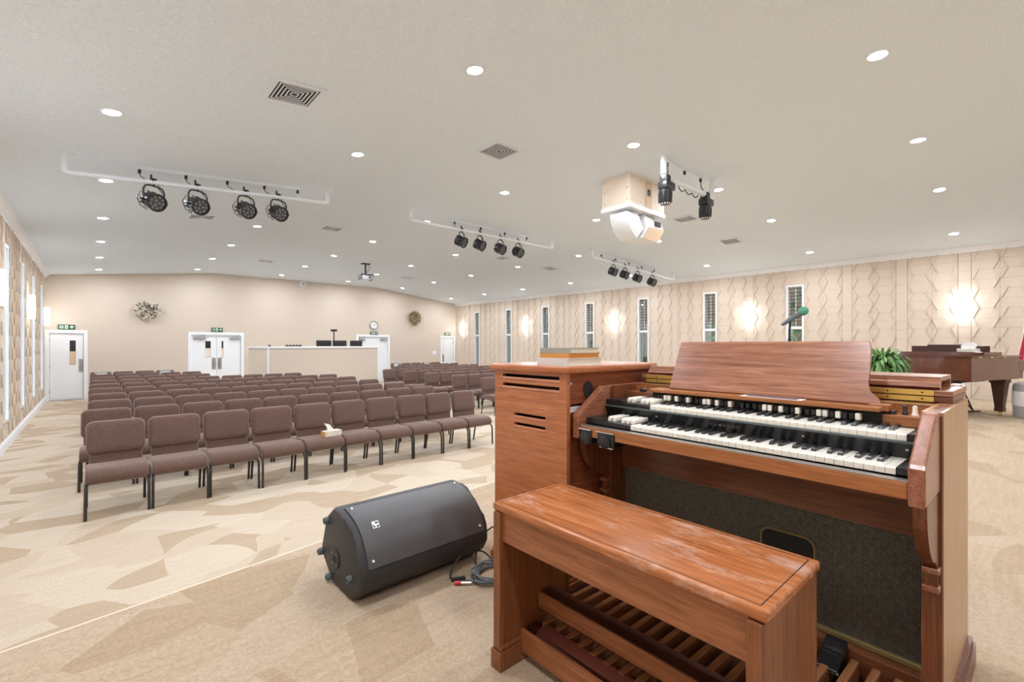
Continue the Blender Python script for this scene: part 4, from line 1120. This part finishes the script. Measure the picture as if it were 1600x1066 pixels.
g = bmesh.new(); prism(g, [(-.068, .045), (.04, .085), (.04, .097), (-.068, .057)], -hy + .042, hy - .042, 'xzy'); obj('book_shelf', g, 'dark_mahogany', bn)
g = bmesh.new(); prism(g, [(.022, .165), (.034, .165), (.09, .20), (.09, .218), (.022, .218)], -hy + .042, hy - .042, 'xzy'); obj('rear_shelf_board', g, 'dark_mahogany', bn)
part('shelf_lip', 'bench_side', bn, .012, .024, -hy + .042, hy - .042, .158, .218, bev=.003)
cu = tag(empty('shelf_cushion', tuple(bn.matrix_basis @ Vector((-.015, 0.02, .075)))), 'reddish rolled pad lying in the bench shelf', 'pad')
cu.rotation_euler = (0, 0, R(-1.0))
g = bmesh.new(); prism(g, rrect(.075, .05, .022, 4, 0, .02), -.36, .36, 'xzy', bev=.01); bmesh.ops.rotate(g, cent=(0, 0, 0), matrix=Euler((0, R(-18), 0)).to_matrix(), verts=g.verts[:]); obj('pad_cover', g, 'pillow_red', cu, True)
g = bmesh.new(); tube(g, [(-.036, -.36, .005), (-.036, .36, .005)], .004, 6); obj('piping', g, 'dark_mahogany', cu)

# ------------------------------------------------------------------ floor monitor wedge
sp = tag(empty('floor_monitor', (1.235, 2.17, PZ)), 'black floor monitor loudspeaker lying on the carpet', 'speaker')
def sprof(s=1.):
    p = [(-.235, .15)]
    for k in range(1, 8):
        u = k / 8; p.append((-.235 + .30 * u + .0 - .042 * math.sin(math.pi * u), .15 + .23 * u + .052 * math.sin(math.pi * u)))
    p += [(.065, .38), (.10, .376), (.19, .31), (.255, .14), (.24, .10), (.115, .004), (-.10, 0), (-.12, .004), (-.205, .066), (-.235, .12)]
    return p
g = bmesh.new(); prism(g, sprof(), -.362, .362, 'yzx', bev=.022, seg=3); obj('cabinet', g, 'speaker_shell', sp, True)
gp = []
for k in range(0, 9):
    u = .05 + .9 * k / 8; gp.append((-.235 + .30 * u - .042 * math.sin(math.pi * u), .15 + .23 * u + .052 * math.sin(math.pi * u)))
gp2 = [(a - .004, b + .005) for a, b in gp] + [(a + .01, b - .012) for a, b in gp[::-1]]
g = bmesh.new(); prism(g, gp2, -.325, .335, 'yzx'); gr = obj('front_grille', g, 'speaker_grille', sp, True)
def on_grille(u, x):
    return Vector((x, -.235 + .30 * u - .042 * math.sin(math.pi * u) - .005, .15 + .23 * u + .052 * math.sin(math.pi * u) + .006))
for u in (.12, .9):
    for x in (-.30, .31):
        g = bmesh.new(); lathe(g, [(.0075, -.001), (.0075, .003), (.003, .004)], 10, Matrix.Translation(on_grille(u, x)) @ Matrix.Rotation(R(38), 4, 'X')); obj('screw', g, 'chrome', gr, True)
# maker's badge: silver square with a dark angular mark
e_ = on_grille(.52, -.245); Mbd = Matrix.Translation(e_) @ Matrix.Rotation(R(48), 4, 'X') @ Matrix.Rotation(R(0), 4, 'Z')
g = bmesh.new(); b2(g, -.017, .017, -.017, .017, -.002, .003, M=Mbd); bd = obj('badge', g, 'chrome', gr)
g = bmesh.new(); prism(g, [(-.013, -.012), (-.013, .004), (-.002, -.012)], .003, .0038, 'xyz', M=Mbd); prism(g, [(.002, -.013), (.013, -.013), (.013, -.004), (.006, -.004)], .003, .0038, 'xyz', M=Mbd); prism(g, [(-.004, .012), (.013, .012), (.013, .004), (.002, .004)], .003, .0038, 'xyz', M=Mbd)
obj('badge_mark', g, 'black_satin', bd)
for (yy_, zz_) in ((.155, .30), (.235, .12), (.125, .03), (-.125, .11)):
    g = bmesh.new(); lathe(g, [(.017, 0), (.019, .012), (.016, .024), (.009, .026), (.009, .018)], 16, Matrix.Translation((-.358, yy_, zz_)) @ Matrix.Rotation(R(-90), 4, 'Y')); obj('rubber_foot', g, 'grey_rubber', sp, True)
g = bmesh.new(); lathe(g, [(.052, 0), (.052, .006), (.046, .008)], 24, Matrix.Translation((-.36, .06, .14)) @ Matrix.Rotation(R(-90), 4, 'Y')); ps_ = obj('pole_socket', g, 'speaker_shell', sp, True)
g = bmesh.new(); lathe(g, [(.019, .006), (.019, .009)], 20, Matrix.Translation((-.36, .06, .14)) @ Matrix.Rotation(R(-90), 4, 'Y')); obj('socket_hole', g, 'black_matte', ps_, True)
for a in range(4):
    g = bmesh.new(); lathe(g, [(.005, .006), (.005, .0095)], 8, Matrix.Translation((-.36, .06 + .036 * math.cos(a * R(90) + .7), .14 + .036 * math.sin(a * R(90) + .7))) @ Matrix.Rotation(R(-90), 4, 'Y')); obj('screw', g, 'steel', ps_)

# cables on the floor
def cable(name, pts, r, m, label, res=4):
    P = [Vector(p) for p in pts]; out = []
    for i in range(len(P) - 1):
        p0, p1, p2, p3 = P[max(i - 1, 0)], P[i], P[i + 1], P[min(i + 2, len(P) - 1)]
        for k in range(res):
            t_ = k / res
            out.append(.5 * ((2 * p1) + (-p0 + p2) * t_ + (2 * p0 - 5 * p1 + 4 * p2 - p3) * t_ ** 2 + (-p0 + 3 * p1 - 3 * p2 + p3) * t_ ** 3))
    out.append(P[-1])
    g = bmesh.new(); tube(g, out, r, 6)
    return tag(obj(name, g, m, None, True), label, 'cable')
cp = []
rc = random.Random(5)
for k in range(88):
    a = k * .62; rr = .105 + rc.uniform(-.022, .022); cp.append((1.515 + rr * math.cos(a) * 1.05 + .01 * math.sin(k * .21), 1.79 + rr * math.sin(a) * .9, PZ + .007 + .030 * (k / 88) + rc.uniform(0, .005)))
cable('coiled_cable', cp, .0045, 'cable_grey', 'grey cable coiled on the carpet beside the floor monitor', 3)
cable('speaker_cable', [(1.50, 2.02, PZ + .13), (1.44, 1.96, PZ + .10), (1.36, 1.945, PZ + .03), (1.33, 1.90, PZ + .007), (1.40, 1.82, PZ + .006), (1.46, 1.86, PZ + .006), (1.50, 1.93, PZ + .03), (1.545, 1.97, PZ + .06), (1.575, 1.93, PZ + .05), (1.57, 1.86, PZ + .02)], .005, 'cable_black', 'black signal cable plugged into the floor monitor')
cable('extension_cable', [(1.58, 2.12, PZ + .10), (1.64, 2.03, PZ + .12), (1.66, 1.97, PZ + .16), (1.66, 1.95, PZ + .11), (1.64, 1.945, PZ + .02)], .0045, 'cable_black', 'black power cord between the floor monitor and the tall cabinet')
t = tag(empty('cable_connector', (1.355, 1.875, PZ), rz=R(-25)), 'black and red cable plugs beside the coiled cable', 'plug')
g = bmesh.new(); tube(g, [(-.04, 0, .011), (.03, 0, .011)], .009, 10); obj('barrel', g, 'black_plastic', t, True)
g = bmesh.new(); tube(g, [(-.03, -.035, .011), (0, -.045, .011)], .010, 10); obj('red_ring', g, 'red_plastic', t, True)
g = bmesh.new(); tube(g, [(0, -.045, .011), (.05, -.06, .011)], .008, 10); obj('metal_shell', g, 'chrome', t, True)
cable('organ_cable', [(2.05, 1.25, PZ + .30), (1.95, 1.24, PZ + .14), (1.90, 1.22, PZ + .03), (1.84, 1.19, PZ + .02), (1.82, 1.16, PZ + .10), (1.87, 1.17, PZ + .20), (1.95, 1.2, PZ + .24)], .008, 'cable_black', 'thick black cable looping behind the organ pedals')

# ------------------------------------------------------------------ microphone behind the organ
ms = tag(empty('microphone_stand', (3.99, 1.18, PZ)), 'black microphone stand behind the organ music rest', 'mic stand')
g = bmesh.new(); lathe(g, [(.13, 0), (.13, .015), (.03, .03), (.015, .05)], 24); obj('base', g, 'black_plastic', ms, True)
g = bmesh.new(); tube(g, [(0, 0, .03), (0, 0, 1.23)], .012, 8); tube(g, [(0, 0, 1.22), (.0, .0, 1.29), (.005, -.005, 1.365)], .008, 8); obj('pole', g, 'black_plastic', ms, True)
mc = tag(empty('microphone', (4.01, 1.16, PZ + 1.395)), 'microphone with a green foam windscreen above the organ', 'microphone')
a, b = Vector((-.07, .055, -.06)), Vector((.075, -.06, .055))
g = bmesh.new(); tube(g, [a, a + (b - a) * .1, a + (b - a) * .75], [.011, .014, .021], 12); obj('handle', g, 'grey_rubber', mc, True)
g = bmesh.new(); c_ = a + (b - a) * .92; dq = (b - a).to_track_quat('Z', 'Y').to_matrix().to_4x4()
lathe(g, [(.018, -.035), (.03, -.02), (.034, .0), (.032, .018), (.02, .032), (.004, .037)], 18, Matrix.Translation(c_) @ dq); obj('windscreen', g, 'mic_green', mc, True)
g = bmesh.new(); tube(g, [(-.02, .02, -.02), (-.01, .03, -.03)], .018, 8); obj('clip', g, 'black_plastic', mc, True)

# ------------------------------------------------------------------ fern beside the piano
fn = tag(empty('potted_fern', (9.0, 1.37, PZ)), 'bushy green fern beside the grand piano', 'plant')
g = bmesh.new(); lathe(g, [(.12, 0), (.16, .22), (.17, .24), (.15, .24), (.14, .2)], 24); obj('pot', g, 'soil_pot', fn, True)
g = bmesh.new(); b2(g, -.17, .17, -.17, .17, 0, .52, bev=.01); 
obj('plant_stand', g, 'dark_mahogany', fn); bpy.data.objects['pot'].location = (0, 0, .52)
rg = random.Random(11)
for mm, nfr in (('leaf_green', 420), ('leaf_green_light', 260)):
    g = bmesh.new()
    for k in range(nfr):
        a = rg.uniform(0, 6.283); L_ = rg.uniform(.24, .44); el = rg.uniform(-.2, 1.5); droop = rg.uniform(.1, .40)
        prev = None; r0 = rg.uniform(0, .16); z0 = rg.uniform(.74, 1.0); L_ *= .72
        for i in range(7):
            s = i / 6; rr = r0 + L_ * s * math.cos(el) * .8 + .05 * s; z = min(1.24, z0 + L_ * 1.1 * s * math.sin(el)) - droop * s * s * .8
            wd = .015 * math.sin(math.pi * min(1, s * .9 + .08)) + .003
            c = Vector((rr * math.cos(a), rr * math.sin(a), z)); sd = Vector((-math.sin(a), math.cos(a), rg.uniform(-.6, .6))) * wd
            cur = (g.verts.new(c - sd), g.verts.new(c + sd))
            if prev: g.faces.new((prev[0], prev[1], cur[1], cur[0]))
            prev = cur
    o = obj('fronds', g, mm, fn); o['kind'] = 'stuff'

# ------------------------------------------------------------------ grand piano
tq = Vector((9.9, .45)); sd = Vector((.944, -.33)).normalized(); tl_ = Vector((.33, .944)).normalized()
pn = tag(empty('grand_piano', (tq.x, tq.y, PZ), rz=math.atan2(sd.y, sd.x)), 'dark mahogany grand piano with its lid closed near the right wall', 'piano')
# local x runs from tail to keyboard along the straight side, local y towards the treble side
def pplan(o=0.):
    p = [(.0 - o, -o), (1.50 + o, -o), (1.50 + o, 1.46 + o), (1.02, 1.46 + o)]
    for k in range(1, 8):
        u = k / 8
        p.append((1.02 - .78 * u, 1.46 + o - .48 * u - .10 * math.sin(2 * math.pi * u)))
    for k in range(0, 6):
        a = R(80 + 100 * k / 5); p.append((.20 + (.20 + o) * math.cos(a), .78 + (.22 + o) * math.sin(a)))
    p.append((-o, .55)); p.append((-o, .12))
    return p
g = bmesh.new(); prism(g, pplan(), .62, .985, 'xyz'); obj('case', g, 'piano_wood', pn, True)
part('key_bed', 'piano_wood', pn, 1.50, 1.70, .02, 1.44, .62, .74, bev=.01)
for y0 in (0.0, 1.40): part('cheek_arm', 'piano_wood', pn, 1.50, 1.70, y0, y0 + .06, .74, .93, bev=.01)
part('fallboard', 'piano_wood', pn, 1.50, 1.54, .06, 1.40, .74, .93)
part('keys', 'ivory', pn, 1.54, 1.69, .08, 1.38, .74, .755)
g = bmesh.new(); prism(g, pplan(.02), .99, 1.008, 'xyz'); ld_ = obj('lid', g, 'piano_wood', pn)
g = bmesh.new(); b2(g, .46, 1.02, .03, 1.16, 1.009, 1.062, bev=.003); obj('folded_front_lid', g, 'piano_wood', pn)
g = bmesh.new(); b2(g, 1.06, 1.09, .20, 1.28, 1.0085, 1.16, bev=.004); b2(g, 1.06, 1.09, .45, 1.04, 1.15, 1.185, bev=.004); obj('music_desk', g, 'dark_mahogany', pn)
g = bmesh.new()
for x in (.2, .55, .95): b2(g, x - .03, x + .03, -.028, -.018, .975, .995)
obj('lid_hinges', g, 'brass', pn)
for (lx, ly) in ((1.30, .16), (1.30, 1.30), (.26, .62)):
    g = bmesh.new()
    for zz0, zz1, h0, h1 in ((.10, .55, .045, .085), (.55, .62, .10, .10), (.07, .135, .055, .055)):
        for_pts = [(-1, -1), (1, -1), (1, 1), (-1, 1)]
        A = [g.verts.new((lx + a * h0, ly + b * h0, zz0)) for a, b in for_pts]; Bv = [g.verts.new((lx + a * h1, ly + b * h1, zz1)) for a, b in for_pts]
        g.faces.new(A[::-1]); g.faces.new(Bv)
        for k in range(4): g.faces.new((A[k], A[(k + 1) % 4], Bv[(k + 1) % 4], Bv[k]))
    lgp = obj('leg', g, 'dark_mahogany', pn)
    g = bmesh.new(); lathe(g, [(.03, -.012), (.035, 0), (.03, .012)], 16, Matrix.Translation((lx, ly, .035)) @ Matrix.Rotation(R(90), 4, 'X')); b2(g, lx - .012, lx + .012, ly - .02, ly + .02, .04, .075); obj('caster', g, 'brass', lgp, True)
g = bmesh.new(); b2(g, 1.20, 1.26, .63, .83, .08, .62); b2(g, 1.12, 1.30, .60, .86, .05, .09); obj('pedal_lyre', g, 'dark_mahogany', pn)
g = bmesh.new(); b2(g, .25, 1.45, .40, .50, .55, .62); b2(g, .25, 1.45, .95, 1.05, .55, .62); obj('under_beams', g, 'dark_mahogany', pn)
tb = tag(empty('tissue_carton', tuple(pn.matrix_basis @ Vector((.80, .36, 1.0625))), rz=pn.rotation_euler.z + R(8)), 'patterned tissue box with a white tissue on the grand piano lid', 'tissue box')
part('carton', 'tissue_print', tb, -.06, .06, -.13, .13, 0, .055, bev=.003)
g = bmesh.new(); prism(g, [(-.08, 0), (.08, 0), (.09, .05), (.05, .10), (-.05, .11), (-.11, .07)], -.02, .02, 'yzx'); bmesh.ops.translate(g, verts=g.verts[:], vec=(0, 0, .05)); obj('tissue', g, 'sheet_white', tb)
# thin black stand on the floor by the piano
st = tag(empty('folding_stand', (11.35, .52, PZ)), 'thin black folding stand standing under the grand piano', 'stand')
g = bmesh.new(); tube(g, [(-.02, .12, .44), (.10, -.02, .02)], .012, 6); obj('leg', g, 'black_plastic', st)
g = bmesh.new(); tube(g, [(-.14, .14, .30), (.10, -.02, .02)], .012, 6); obj('leg', g, 'black_plastic', st)
g = bmesh.new(); tube(g, [(-.22, .18, .012), (.22, -.10, .012)], .012, 6); obj('foot_bar', g, 'black_plastic', st)

# ------------------------------------------------------------------ bin and flag at the right edge
bi = tag(empty('round_bin', (11.12, -.18, PZ)), 'grey round bin wrapped with a white liner at the right edge', 'bin')
g = bmesh.new(); lathe(g, [(.20, 0), (.21, .02), (.215, .50), (.20, .55), (.15, .575), (.05, .58)], 28); obj('drum', g, 'bin_grey', bi, True)
g = bmesh.new(); lathe(g, [(.2165, .20), (.222, .26), (.219, .32), (.223, .40), (.2175, .43)], 28); obj('liner', g, 'sheet_white', bi, True)
fl = tag(empty('flag_on_pole', (12.1, -.22, PZ)), 'red, white and blue flag with gold fringe hanging on a pole', 'flag')
g = bmesh.new(); lathe(g, [(.16, 0), (.16, .02), (.05, .05), (.025, .10)], 24); obj('pole_base', g, 'gold', fl, True)
g = bmesh.new(); tube(g, [(0, 0, .05), (0, 0, 2.15)], .014, 10); obj('pole', g, 'piano_wood', fl, True)
g = bmesh.new(); lathe(g, [(.006, 2.15), (.03, 2.19), (.03, 2.21), (.004, 2.28)], 14); obj('finial', g, 'gold', fl, True)
def drape(z0, z1, u0, u1, m_, name, k0=0.):
    g = bmesh.new(); N = 22; rows = 8; vv = []
    for i in range(rows + 1):
        z = z0 + (z1 - z0) * i / rows; vv.append([])
        for j in range(N + 1):
            u = u0 + (u1 - u0) * j / N; a = u * 6.283 * 1.0
            spread = (.05 + .11 * (2.05 - z) / 1.3)
            r_ = spread * (1 + .35 * math.sin(a * 5 + z * 1.5))
            vv[-1].append(g.verts.new((r_ * math.cos(a), r_ * math.sin(a), z)))
    for i in range(rows):
        for j in range(N): g.faces.new((vv[i][j], vv[i][j + 1], vv[i + 1][j + 1], vv[i + 1][j]))
    o = obj(name, g, m_, fl, True); md = o.modifiers.new('thickness', 'SOLIDIFY'); md.thickness = .004
    return o
for k in range(18):
    drape(.84, 2.05, k / 18, (k + 1) / 18, 'flag_blue' if k in (8, 9, 10) else ('flag_red' if k % 2 == 0 else 'flag_white'), 'flag_stripe')
drape(.76, .84, 0, 1, 'gold', 'gold_fringe')
# table leg and pad glimpsed behind the pedals are part of the organ: inner block
part('inner_block', 'organ_wood', og, -.46, -.36, W - .12, W - .052, 0.001, .11)
